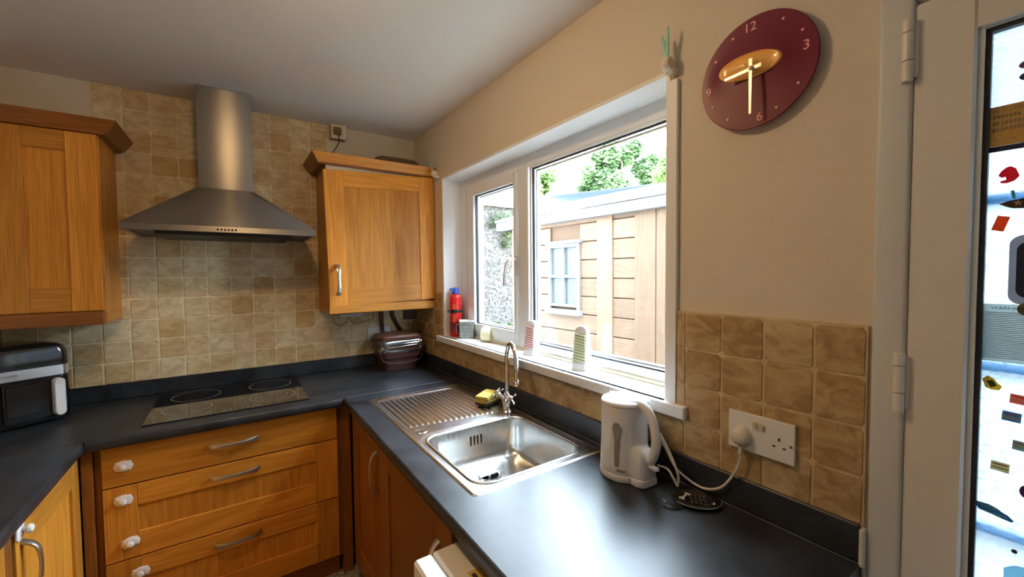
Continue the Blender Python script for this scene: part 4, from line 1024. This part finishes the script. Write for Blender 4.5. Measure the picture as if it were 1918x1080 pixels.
m.build('instruction_print', plain('gold_print', (.75, .35, .12), .5), EX_, kind='stuff')

MG = thing('brick_mug', 'square grey mug moulded like brickwork on the sill', 'mug', (.072, -.600, SZ), math.radians(-28))
s_ = .042; Hm = .100
m = MB(); m.loft([[Vector((x, y, z)) for x, y in rrect(-q, -q, q, q, .008, 4)] for q, z in ((s_ - .003, 0), (s_, .004), (s_, Hm), (s_ - .004, Hm), (s_ - .004, .02))], cap=False)
m.box((-s_ + .004, -s_ + .004, .002), (s_ - .004, s_ - .004, .02)); m.build('mortar_body', plain('mug_mortar', (.30, .31, .27), .5), MG, local=True)
BRK = plain('mug_brick', (.17, .17, .145), .55, var=.2, bscale=200)
brm = {}
for row in range(5):
    z0_, z1_ = .004 + row * .0192, .0205 + row * .0192
    for side in range(4):
        edges = [-s_, -.012, .020, s_] if row % 2 else [-s_, -.024, .006, .034, s_]
        for a, b in zip(edges[:-1], edges[1:]):
            if side == 2: continue
            m = MB(); m.box((a + .0015, -s_ - .0022, z0_), (b - .0015, -s_ + .001, z1_), .0008, M=Matrix.Rotation(side * PI / 2, 4, 'Z')); m.build('brick', BRK, MG, local=True)
m = MB(); m.loft([[Vector((x, y, z)) for x, y in rrect(-q, -q, q, q, .008, 4)] for q, z in ((s_ + .001, Hm), (s_ + .001, Hm + .006), (s_ - .007, Hm + .006), (s_ - .007, Hm - .03))], cap=False); m.box((-s_ + .007, -s_ + .007, Hm - .035), (s_ - .007, s_ - .007, Hm - .03)); m.build('rim', WHITEP, MG, local=True)
m = MB(); m.tube(spline([(-s_, -.01, .085), (-s_ - .014, -.014, .080), (-s_ - .017, -.016, .05), (-s_ - .012, -.014, .028), (-s_, -.01, .024)], 6), .0035, n=8); m.build('handle', plain('mug_handle_grey', (.32, .32, .30), .4), MG, smooth=True, local=True)
GRN = plain('leaf_green', (.12, .52, .08), .5)
m = MB(); M = Matrix.Translation((s_ + .0028, -.004, .058)) @ Matrix.Rotation(PI / 2, 4, 'Y')
m.prism([(-.022, 0), (0, -.020), (.022, 0), (.010, .018), (-.012, .020)], -.001, .0018, M=M); m.build('green_patch', GRN, MG, local=True)

SP = thing('soap_disc', 'round cream candle standing on edge beside the mug', 'candle', (.108, -.790, SZ))
M = Matrix.Translation((.100, -.792, SZ + .0415)) @ Matrix.Rotation(math.radians(35), 4, 'Z') @ Matrix.Rotation(PI / 2, 4, 'X')
m = MB(); m.lathe([(0, .030), (.036, .030), (.040, .026), (.0415, .0), (.040, -.022), (.036, -.026), (.034, -.024), (0, -.023)], M=M, n=36); m.build('candle', plain('cream_wax', (.80, .72, .46), .5, var=.06, bscale=60), SP, smooth=True)

def freshener(loc, rz, H, col, label):
    t = thing('air_freshener', label, 'air freshener', loc, rz)
    # local: front faces -x, width along y
    def prof(z): # front x, back x
        f = -.026 + .020 * (z / H); b = .026 - .006 * (z / H) ** 2
        return f, b
    def rings(w0, inset, z0_, z1_, n=8):
        R = []
        for i in range(n + 1):
            z = z0_ + (z1_ - z0_) * i / n; f, b = prof(z); ww = w0 * (1 - .22 * (z / H))
            k = 1.0
            if z > H * .9: q = (z - H * .9) / (H * .1); k = math.sqrt(max(0.05, 1 - q * q * .8))
            cx = (f + b) / 2; hx = (b - f) / 2 * (.9 + .1 * k) - inset
            R.append([Vector((cx + x, y, z)) for x, y in rrect(-hx, -ww * k + inset, hx, ww * k - inset, min(.004, hx * .6), 4)])
        return R
    m = MB(); m.loft(rings(.033, 0, 0, H, 14)); m.build('shell', WHITEP, t, smooth=True, local=True, angle=50)
    m = MB(); lo, hi = .20 * H, .84 * H
    f0, f1 = prof(lo)[0], prof(hi)[0]
    m.hexa([Vector((f0 - .0012, -.027, lo)), Vector((f0 - .0012, .027, lo)), Vector((f0 + .002, .027, lo)), Vector((f0 + .002, -.027, lo)), Vector((f1 - .0012, -.020, hi)), Vector((f1 - .0012, .020, hi)), Vector((f1 + .002, .020, hi)), Vector((f1 + .002, -.020, hi))])
    m.build('gel', plain('gel_' + label.split()[0], col, .5), t, local=True)
    for i in range(10):
        z = lo + (hi - lo) * (i + .3) / 10; fx = prof(z)[0]; hw = .0275 - .0065 * (i / 10)
        m = MB(); m.hexa([Vector((fx - .0045, -hw, z - .004)), Vector((fx - .0045, hw, z + .003)), Vector((fx - .0008, hw, z + .003)), Vector((fx - .0008, -hw, z - .004)), Vector((fx - .0045, -hw, z + .0015)), Vector((fx - .0045, hw, z + .0085)), Vector((fx - .0008, hw, z + .0085)), Vector((fx - .0008, -hw, z + .0015))])
        m.build('slat', WHITEP, t, local=True)
    m = MB(); f = prof(.1 * H)[0]; m.box((f - .002, -.027, .004), (f + .001, .027, .17 * H), .0012); m.build('foot_panel', WHITEP, t, local=True)
    return t
freshener((.078, -1.235, SZ), .30, .160, (.80, .10, .10), 'red gel air freshener with slanted slats, left of the two')
freshener((.058, -1.588, SZ), .30, .172, (.40, .60, .08), 'green gel air freshener with slanted slats, nearer the kettle')

# ------------------------------------------------------------------ stickers on the door glass
def sticker(name, poly, mat, label, x=.0152, th=.0006, cat='sticker'):
    m = MB(); m.prism([(a, b) for a, b in poly], 0, th, M=Matrix(((0, 0, -1, x), (1, 0, 0, 0), (0, 1, 0, 0), (0, 0, 0, 1))))
    o = m.build(name, mat); tag(o, label, cat); return o
def stm(name, c, al=.35):
    al = min(.8, al + .25)
    m = D.materials.new(name); m.use_nodes = True; t = m.node_tree; p = t.nodes['Principled BSDF']; p.inputs['Base Color'].default_value = rgba(c); p.inputs['Roughness'].default_value = .4
    tl = t.nodes.new('ShaderNodeBsdfTranslucent'); tl.inputs[0].default_value = rgba(c); mx = t.nodes.new('ShaderNodeMixShader'); mx.inputs[0].default_value = al
    t.links.new(p.outputs[0], mx.inputs[1]); t.links.new(tl.outputs[0], mx.inputs[2]); t.links.new(mx.outputs[0], t.nodes['Material Output'].inputs[0]); return m
def ftxt(par, s, size, y, z, mat, width=None, rot=0.0):
    o = text_obj('lettering', s, size, mat, frame_on((.0143, y, z), (0, -math.cos(rot), math.sin(rot)), (0, math.sin(rot), math.cos(rot))), par, extrude=.0001, width=width)
    return o
def rect(y0, y1, z0, z1): return [(y0, z0), (y1, z0), (y1, z1), (y0, z1)]
def rot_rect(y, z, hy, hz, a): return [(y + x * math.cos(a) - w_ * math.sin(a), z + x * math.sin(a) + w_ * math.cos(a)) for x, w_ in ((-hy, -hz), (hy, -hz), (hy, hz), (-hy, hz))]
TANS = stm('tan_vinyl', (.55, .33, .12)); CRM = stm('cream_print', (.80, .70, .52), .5); NAVY = stm('navy_print', (.02, .03, .08), .1)
o = sticker('door_plate', rect(-2.700, -2.6245, 1.722, 1.789), TANS, 'tan registered sticker with pale words, high on the door glass')
ftxt(o, 'REGISTERED', .0105, -2.664, 1.781, CRM, .068)
m = MB()
for i in range(3):
    for k in range(14): m.box((.0142, -2.630 - k * .0045 - .003, 1.7675 - i * .0105 + .0012 * (k % 2)), (.0146, -2.630 - k * .0045, 1.7675 - i * .0105 + .006))
m.build('worn_lettering', CRM, o, kind='stuff')
ftxt(o, 'DOGS', .0105, -2.643, 1.731, CRM, .026)
b = sticker('plate_footer', rect(-2.700, -2.6245, 1.713, 1.7218), NAVY, '', x=.0152); del b['category']; del b['label']; b.parent = o
o = sticker('red_sticker', [(-2.638, 1.672), (-2.641, 1.679), (-2.646, 1.684), (-2.651, 1.686), (-2.657, 1.681), (-2.661, 1.668), (-2.656, 1.661), (-2.648, 1.658), (-2.641, 1.659), (-2.640, 1.662), (-2.647, 1.664), (-2.646, 1.669), (-2.642, 1.668)], stm('cherry_vinyl', (.75, .03, .08), .3), 'cherry red curved sticker on the door glass')
o = sticker('plane_sticker', [(-2.640, 1.624), (-2.650, 1.628), (-2.690, 1.634), (-2.690, 1.612), (-2.655, 1.615), (-2.647, 1.619)], stm('brown_vinyl', (.10, .06, .035), .2), 'pointed dark brown sticker with a star on the door glass')
m = MB(); star = []
for i in range(10):
    r = .0055 if i % 2 == 0 else .0024; a = PI / 2 + PI * i / 5; star.append((-2.6605 + r * math.cos(a), 1.6235 + r * math.sin(a)))
st_ = sticker('star', star, CRM, '', x=.0144); del st_['category']; del st_['label']; st_.parent = o
o = sticker('teal_sticker', [(-2.654, 1.632), (-2.658, 1.630), (-2.656, 1.645), (-2.652, 1.645)], stm('teal_vinyl', (.10, .40, .35), .3), 'small teal strip sticker above the star sticker', x=.0150)
o = sticker('orange_sticker', rot_rect(-2.6425, 1.591, .0072, .0125, .28 + .0), stm('orange_vinyl', (.80, .16, .05), .35), 'orange red tag sticker tilted on the door glass')
o = sticker('letter_surround', [(y - 2.694, z + 1.512) for y, z in rrect(-.041, -.058, .041, .058, .016)], stm('grey_surround', (.42, .44, .48), .3), 'grey rounded frame around a dark panel on the door glass', cat='panel')
b = sticker('dark_panel', [(y - 2.694, z + 1.512) for y, z in rrect(-.033, -.047, .033, .047, .014)], NAVY, '', x=.0144); del b['category']; del b['label']; b.parent = o
o = sticker('brown_oval_sticker', [(-2.6735 + .010 * math.cos(2 * PI * i / 20), 1.447 + .011 * math.sin(2 * PI * i / 20)) for i in range(20)], stm('khaki_vinyl', (.22, .17, .08), .2), 'khaki oval sticker beside the warning notice', x=.0148)
o = sticker('warning_notice', rect(-2.700, -2.620, 1.355, 1.454), stm('pale_notice', (.62, .66, .62), .62), 'pale printed warning notice on the door glass')
ftxt(o, 'WARNING', .0065, -2.655, 1.447, NAVY, .040)
LN = stm('notice_lines', (.22, .28, .34), .3); m = MB()
for i in range(26): m.box((.0143, -2.698 + .004 * random.random(), 1.439 - i * .0031), (.0146, -2.6225, 1.4402 - i * .0031))
m.build('fine_print', LN, o, kind='stuff')
o = sticker('yellow_sticker', [(-2.628, 1.322), (-2.634, 1.329), (-2.641, 1.325), (-2.646, 1.317), (-2.651, 1.313), (-2.648, 1.306), (-2.640, 1.305), (-2.632, 1.308)], stm('yellow_vinyl', (.75, .55, .10), .4), 'yellow blob sticker with a dark green centre on the door glass')
b = sticker('green_centre', [(-2.633, 1.320), (-2.640, 1.322), (-2.645, 1.313), (-2.638, 1.309)], stm('dark_green_print', (.03, .08, .03), .2), '', x=.0144); del b['category']; del b['label']; b.parent = o
for lab, y, z, hy, hz, c in (('pink and cream rectangular sticker on the door glass', -2.670, 1.295, .0105, .0080, (.75, .25, .20)), ('blue and pink striped sticker on the door glass', -2.662, 1.264, .0105, .0082, (.12, .30, .42)), ('grey green rectangular sticker at the glass edge', -2.674, 1.217, .010, .008, (.30, .42, .38)), ('pale green and orange striped sticker on the door glass', -2.6515, 1.174, .0105, .0082, (.62, .62, .40))):
    o = sticker('stamp_sticker', rot_rect(y, z, hy, hz, .06), stm('vinyl_' + lab.split()[0], c, .4), lab)
    b = sticker('stripe', rot_rect(y, z - .002, hy * .9, hz * .25, .06), CRM, '', x=.0144); del b['category']; del b['label']; b.parent = o
    b = sticker('stripe', rot_rect(y, z + .004, hy * .8, hz * .16, .06), stm('rose_stripe', (.70, .25, .25), .4), '', x=.0144); del b['category']; del b['label']; b.parent = o
BLU = stm('ocean_vinyl', (.03, .25, .38), .3)
o = sticker('logo_sticker', [(-2.6215, 1.099), (-2.626, 1.103), (-2.640, 1.103), (-2.650, 1.100), (-2.655, 1.096), (-2.662, 1.093), (-2.669, 1.086), (-2.666, 1.083), (-2.655, 1.085), (-2.640, 1.088), (-2.629, 1.090), (-2.627, 1.095)], BLU, 'long ocean blue sticker with yellow lettering, low on the door glass')
ftxt(o, 'MOTOR', .0072, -2.639, 1.0985, stm('lemon_print', (.80, .75, .35), .4), .022); ftxt(o, 'Rumble', .0058, -2.649, 1.0895, CRM, .024)
o = sticker('purple_sticker', [(-2.668 + .0125 * math.cos(2 * PI * i / 16), 1.848 + .007 * math.sin(2 * PI * i / 16)) for i in range(16)], stm('mauve_vinyl', (.30, .14, .22), .3), 'mauve oval sticker near the top of the door glass')
o = sticker('navy_sticker', [(-2.669 + .0125 * math.cos(2 * PI * i / 16), 1.829 + .0075 * math.sin(2 * PI * i / 16)) for i in range(16)], stm('ink_vinyl', (.06, .07, .16), .2), 'navy oval sticker just below the mauve one')
o = sticker('dot_sticker', [(-2.6705 + .0035 * math.cos(2 * PI * i / 14), 1.035 + .0035 * math.sin(2 * PI * i / 14)) for i in range(14)], stm('brown_dot', (.06, .04, .04), .1), 'tiny brown dot sticker low on the door glass')
o = sticker('violet_sticker', [(-2.683 + .010 * math.cos(2 * PI * i / 16), 1.142 + .012 * math.sin(2 * PI * i / 16)) for i in range(16)], stm('violet_vinyl', (.10, .03, .20), .2), 'dark violet round sticker at the right glass edge')
o = sticker('pale_blue_sticker', [(-2.684 + .024 * math.cos(2 * PI * i / 16) * (1 + .1 * (i % 2)), .992 + .022 * math.sin(2 * PI * i / 16)) for i in range(16)], stm('ice_vinyl', (.45, .68, .78), .6), 'pale blue splash shaped sticker at the bottom of the glass')

# ------------------------------------------------------------------ ceiling lamp behind the camera
LP = (-1.02, -1.62)
CL = thing('ceiling_lamp', 'small round warm ceiling lamp just above the view', 'lamp', (LP[0], LP[1], CZ))
m = MB(); m.lathe([(0, 0), (.09, 0), (.09, -.012), (0, -.012)], c=(LP[0], LP[1], CZ), n=32); m.build('ceiling_rose', WHITEP, CL, smooth=True)
m = MB(); m.lathe([(.08, -.012), (.085, -.03), (.07, -.055), (.035, -.07), (0, -.073)], c=(LP[0], LP[1], CZ), n=32); m.build('lamp_shade', plain('glowing_opal', (.9, .8, .6), .5, emis=((1.0, .66, .33), 42.0)), CL, smooth=True)

# ------------------------------------------------------------------ outside
struct(MB().box((.25, -9, -.25), (30, 30, -.15)).build('ground', plain('paving', (.25, .24, .22), .9, var=.2, bscale=4)))
struct(MB().box((.25, .12, -.2), (.36, 3.4, 2.7)).build('outer_wall', plain('white_render', (.8, .8, .78), .9)))
SH = thing('garden_shed', 'brown plank effect garden shed with a small white window outside', 'shed', (1.6, -.9, -.15))
th = .06; ss = Vector((-math.sin(th), math.cos(th), 0)); nn = Vector((-math.cos(th), -math.sin(th), 0)); og = Vector((1.6, -.9, 0))
def S(s, z, d=0): return og + ss * s + Vector((0, 0, z)) + nn * d
def sbox(name, s0, s1, z0_, z1_, d0, d1, mat, par=SH, bev=.004):
    m = MB(); m.hexa([S(s0, z0_, d0), S(s1, z0_, d0), S(s1, z0_, d1), S(s0, z0_, d1), S(s0, z1_, d0), S(s1, z1_, d0), S(s1, z1_, d1), S(s0, z1_, d1)], bev); return m.build(name, mat, par)
SHV = oak('shed_brown_vertical', 2, (.125, .072, .042), (.20, .125, .080), .6); SHH = oak('shed_brown_boards', 1, (.115, .065, .038), (.215, .135, .088), .6)
SHG = plain('shed_pale_resin', (.150, .158, .168), .5)
sbox('wall_core', -.9, 1.86, -.15, 2.02, -.9, -.02, plain('shed_core', (.10, .055, .03), .8), bev=0)
TLT = -.018  # slight fall of the ground line
for a, b in ((1.76, 1.86), (1.46, 1.56), (.496, .663), (.087, .276), (-.12, .083), (-.9, -.70)): sbox('post', a, b, -.15, 2.02, -.02, .012, SHV)
bays = [(.663, 1.46), (.276, .496), (-.70, -.12), (1.56, 1.76)]
for a, b in bays:
    z = -.02
    while z < 1.97:
        z1_ = min(z + .157, 2.0)
        if (a, b) == (.663, 1.46) and z1_ > 1.17 and z < 1.80:
            sbox('plank', a, .87, z, z1_, -.02, .0, SHH); sbox('plank', 1.26, b, z, z1_, -.02, .0, SHH)
        else: sbox('plank', a, b, z, z1_, -.02, .0, SHH)
        z += .165
# its little window
sw = sbox('window', .895, 1.24, 1.19, 1.77, -.018, -.008, plain('net_curtain_pane', (.085, .10, .11), .3), bev=0)
for a, b, c_, d_ in ((.862, .895, 1.16, 1.80), (1.24, 1.273, 1.16, 1.80), (1.055, 1.08, 1.19, 1.77), (.895, 1.24, 1.465, 1.49), (.895, 1.24, 1.19, 1.215), (.895, 1.24, 1.75, 1.79)):
    sbox('window_bar', a, b, c_, d_, -.01, .022, SHG, sw, .002)
sbox('window_head', .835, 1.30, 1.785, 1.815, -.01, .045, SHG, sw, .004); sbox('window_cill', .835, 1.305, 1.115, 1.165, -.01, .05, SHG, sw, .004)
m = MB()
for i in range(18): m.box((0, 0, 0), (.014, .014, .014), .003, M=Matrix.Translation(S(.86 + i * .0235, 1.770, .018)))
m.build('dentil_trim', SHG, sw)
sbox('fascia', -1.0, 2.08, 1.99, 2.075, .0, .07, SHG)
m = MB(); m.hexa([S(-1.0, 2.076, .08), S(2.09, 2.076, .08), S(2.09, 2.375, -.95), S(-1.0, 2.375, -.95), S(-1.0, 2.10, .085), S(2.09, 2.10, .085), S(2.09, 2.40, -.95), S(-1.0, 2.40, -.95)], .004)
m.build('roof', plain('shed_roof_resin', (.17, .185, .20), .45), SH)
m = MB(); m.hexa([S(1.86, 2.0, 0), S(1.86, 2.0, -.9), S(1.84, 2.0, -.9), S(1.84, 2.0, 0), S(1.86, 2.08, 0), S(1.86, 2.36, -.9), S(1.84, 2.36, -.9), S(1.84, 2.08, 0)]); m.build('gable', SHV, SH)

# neighbouring garage roof above the shed
m = MB(); m.hexa([Vector(p) for p in ((5, 1.2, 2.80), (5, 5.4, 3.12), (8, 5.4, 3.12), (8, 1.2, 2.80), (4.9, 1.2, 2.98), (4.9, 5.4, 3.34), (8, 5.4, 3.34), (8, 1.2, 2.98))], .01)
GR = thing('neighbour_garage', 'low garage with a blue grey flat roof beyond the shed', 'building', (6.5, 3.3, -.15))
m.build('roof', plain('blue_grey_felt', (.03, .045, .065), .7), GR)
MB().box((5.15, 1.5, -.15), (7.9, 5.3, 2.82)).build('wall', plain('buff_render', (.2, .16, .12), .9), GR)
# pebble dashed neighbour wall seen through the opening sash
PD, t, p = new_mat('pebble_dash')
co = t.nodes.new('ShaderNodeTexCoord'); v = t.nodes.new('ShaderNodeTexVoronoi'); v.inputs['Scale'].default_value = 34; t.links.new(co.outputs['Object'], v.inputs['Vector'])
r = t.nodes.new('ShaderNodeValToRGB'); e = r.color_ramp.elements; e[0].color = (.014, .013, .012, 1); e[1].color = (.065, .060, .052, 1); e[1].position = .75
sx_ = t.nodes.new('ShaderNodeSeparateColor'); t.links.new(v.outputs['Color'], sx_.inputs[0]); t.links.new(sx_.outputs[0], r.inputs[0]); t.links.new(r.outputs[0], p.inputs['Base Color']); p.inputs['Roughness'].default_value = .95
bb = t.nodes.new('ShaderNodeBump'); bb.inputs['Strength'].default_value = .8; bb.inputs['Distance'].default_value = .01; t.links.new(v.outputs['Distance'], bb.inputs['Height']); t.links.new(bb.outputs[0], p.inputs['Normal'])
NB = thing('neighbour_outhouse', 'grey pebble dashed outhouse wall with a slate lean-to roof', 'building', (4.2, 3.6, -.15))
MB().box((1.6, 3.2, -.15), (4.7, 3.4, 2.66)).build('wall', PD, NB)
m = MB(); m.hexa([Vector(q) for q in ((1.5, 3.12, 2.66), (4.8, 3.12, 2.64), (4.8, 4.8, 3.3), (1.5, 4.8, 3.3), (1.5, 3.12, 2.74), (4.8, 3.12, 2.72), (4.8, 4.8, 3.38), (1.5, 4.8, 3.38))]); m.build('roof', plain('slate_roof', (.035, .045, .06), .6), NB)
# white painted garden wall outside the door
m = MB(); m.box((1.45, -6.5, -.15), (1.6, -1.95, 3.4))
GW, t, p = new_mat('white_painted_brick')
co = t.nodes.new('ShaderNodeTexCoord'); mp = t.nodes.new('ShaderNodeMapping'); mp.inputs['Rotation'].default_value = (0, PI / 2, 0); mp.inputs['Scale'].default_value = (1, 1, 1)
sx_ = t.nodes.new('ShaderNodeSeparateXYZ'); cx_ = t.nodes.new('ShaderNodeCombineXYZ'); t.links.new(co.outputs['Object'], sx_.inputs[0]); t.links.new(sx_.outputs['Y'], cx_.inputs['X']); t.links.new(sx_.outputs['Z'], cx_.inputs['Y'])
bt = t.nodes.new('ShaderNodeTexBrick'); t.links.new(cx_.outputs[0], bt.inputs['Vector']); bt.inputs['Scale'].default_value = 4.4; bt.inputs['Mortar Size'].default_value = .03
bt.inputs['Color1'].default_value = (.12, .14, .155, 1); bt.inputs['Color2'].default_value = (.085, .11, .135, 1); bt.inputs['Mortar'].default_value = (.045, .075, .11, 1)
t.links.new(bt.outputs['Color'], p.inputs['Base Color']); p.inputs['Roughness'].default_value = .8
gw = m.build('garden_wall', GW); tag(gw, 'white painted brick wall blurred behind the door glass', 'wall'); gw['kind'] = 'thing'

# trees
def leaf_mat(name, c):
    m, t, p = new_mat(name); oi = t.nodes.new('ShaderNodeTexCoord'); n = t.nodes.new('ShaderNodeTexNoise'); n.inputs['Scale'].default_value = 1.6; n.inputs['Detail'].default_value = 4; t.links.new(oi.outputs['Object'], n.inputs['Vector'])
    r = t.nodes.new('ShaderNodeValToRGB'); r.color_ramp.elements[0].position = .35; r.color_ramp.elements[1].position = .65
    r.color_ramp.elements[0].color = rgba([x * .6 for x in c]); r.color_ramp.elements[1].color = rgba([x * 1.4 for x in c]); t.links.new(n.outputs['Fac'], r.inputs[0]); t.links.new(r.outputs[0], p.inputs['Base Color'])
    p.inputs['Roughness'].default_value = .6; tl = t.nodes.new('ShaderNodeBsdfTranslucent'); t.links.new(r.outputs[0], tl.inputs[0]); mx = t.nodes.new('ShaderNodeMixShader'); mx.inputs[0].default_value = .45
    t.links.new(p.outputs[0], mx.inputs[1]); t.links.new(tl.outputs[0], mx.inputs[2]); t.links.new(mx.outputs[0], t.nodes['Material Output'].inputs[0]); return m
BARK = plain('bark', (.18, .13, .09), .9)
def tree(label, base, crowns, nleaf, size, col, seed, cat='tree', name='tree', trunk=True):
    rnd = random.Random(seed); t = thing(name, label, cat, base)
    bm = bmesh.new()
    tot = sum(c[3] ** 2 for c in crowns)
    for cx, cy, cz, r, sq in crowns:
        subs = []
        for _ in range(14):
            d = Vector((rnd.gauss(0, 1), rnd.gauss(0, 1), rnd.gauss(0, 1))).normalized() * r * rnd.uniform(.35, .8); subs.append((Vector((cx, cy, cz)) + Vector((d.x, d.y, d.z * sq)), r * rnd.uniform(.25, .42)))
        for _ in range(int(nleaf * r * r / tot)):
            c_, rr = rnd.choice(subs); d = Vector((rnd.gauss(0, 1), rnd.gauss(0, 1), rnd.gauss(0, 1))).normalized() * rr * rnd.uniform(.5, 1.08); p = c_ + Vector((d.x, d.y, d.z * sq))
            a = Vector((rnd.gauss(0, 1), rnd.gauss(0, 1), rnd.gauss(0, 1))).normalized(); b = a.orthogonal().normalized(); s_ = size * rnd.uniform(.6, 1.3)
            vs = [bm.verts.new(p + a * s_), bm.verts.new(p + b * s_ * .5), bm.verts.new(p - a * s_), bm.verts.new(p - b * s_ * .5)]; bm.faces.new(vs)
    m = MB(); m.bm.free(); m.bm = bm; o = m.build('foliage', leaf_mat('leaf_' + str(seed), col), t); o['kind'] = 'stuff'
    if trunk:
        m = MB(); b0 = Vector(base)
        for cx, cy, cz, r, sq in crowns:
            top = Vector((cx, cy, cz + r * .3)); fork = Vector((b0.x, b0.y, max(b0.z + 1, cz - r * 1.6)))
            m.tube([b0, fork, top], [r * .09, r * .07, r * .02], n=8)
        m.build('trunk', BARK, t, smooth=True)
C_ = Vector((-1.0632, -2.7443, 1.5147))
def at(px, py, tt): # point along a sight line, used to stand far trees in the garden
    return C_ + (R_ * ((px - 959) / 759.34) - U_ * ((py - 540) / 759.34) + F_) * tt
a, b, c_ = at(1165, 315, 15), at(1110, 335, 15), at(1215, 325, 15.5)
tree('broad leafy tree in the middle behind the shed', (a.x, a.y, -.15), [(a.x, a.y, a.z, 1.25, 1), (b.x, b.y, b.z, .75, 1), (c_.x, c_.y, c_.z, .8, 1)], 34000, 0.1, (.15, .25, .10), 11)
a = at(1252, 335, 13); tree('yellow green conifer at the right of the window view', (a.x, a.y, -.15), [(a.x, a.y, a.z, .70, 1.5), (a.x, a.y, a.z - .8, .8, 1)], 14000, 0.08, (.16, .28, .07), 12)
a = at(1008, 345, 15); tree('leafy tree at the left of the large pane', (a.x, a.y, -.15), [(a.x, a.y, a.z, .75, 1.1), (a.x - .4, a.y, a.z - .9, .9, 1)], 14000, 0.09, (.16, .27, .07), 13)
a = at(915, 372, 16); tree('distant green tree above the lean-to roof', (a.x, a.y, -.15), [(a.x, a.y, a.z - .5, .8, 1)], 3000, .08, (.12, .17, .04), 14)
tree('pale climbing ivy on the pebble dashed wall', (2.9, 3.05, -.15), [(2.62, 3.10, 2.42, .16, 1), (2.82, 3.08, 2.42, .18, .8), (3.05, 3.10, 2.38, .20, .8), (2.85, 3.12, 2.12, .16, 1.2), (3.2, 3.1, 2.2, .2, 1.3)], 2600, .022, (.055, .078, .03), 15, 'ivy', 'climbing_ivy', trunk=False)
tree('low green weeds growing at the foot of the outhouse', (2.6, 2.9, -.15), [(2.55, 2.95, .62, .12, 1), (2.75, 2.95, .58, .12, 1), (2.65, 2.95, .3, .25, 1.2)], 900, .03, (.05, .09, .022), 16, 'plant', 'garden_weeds', trunk=False)
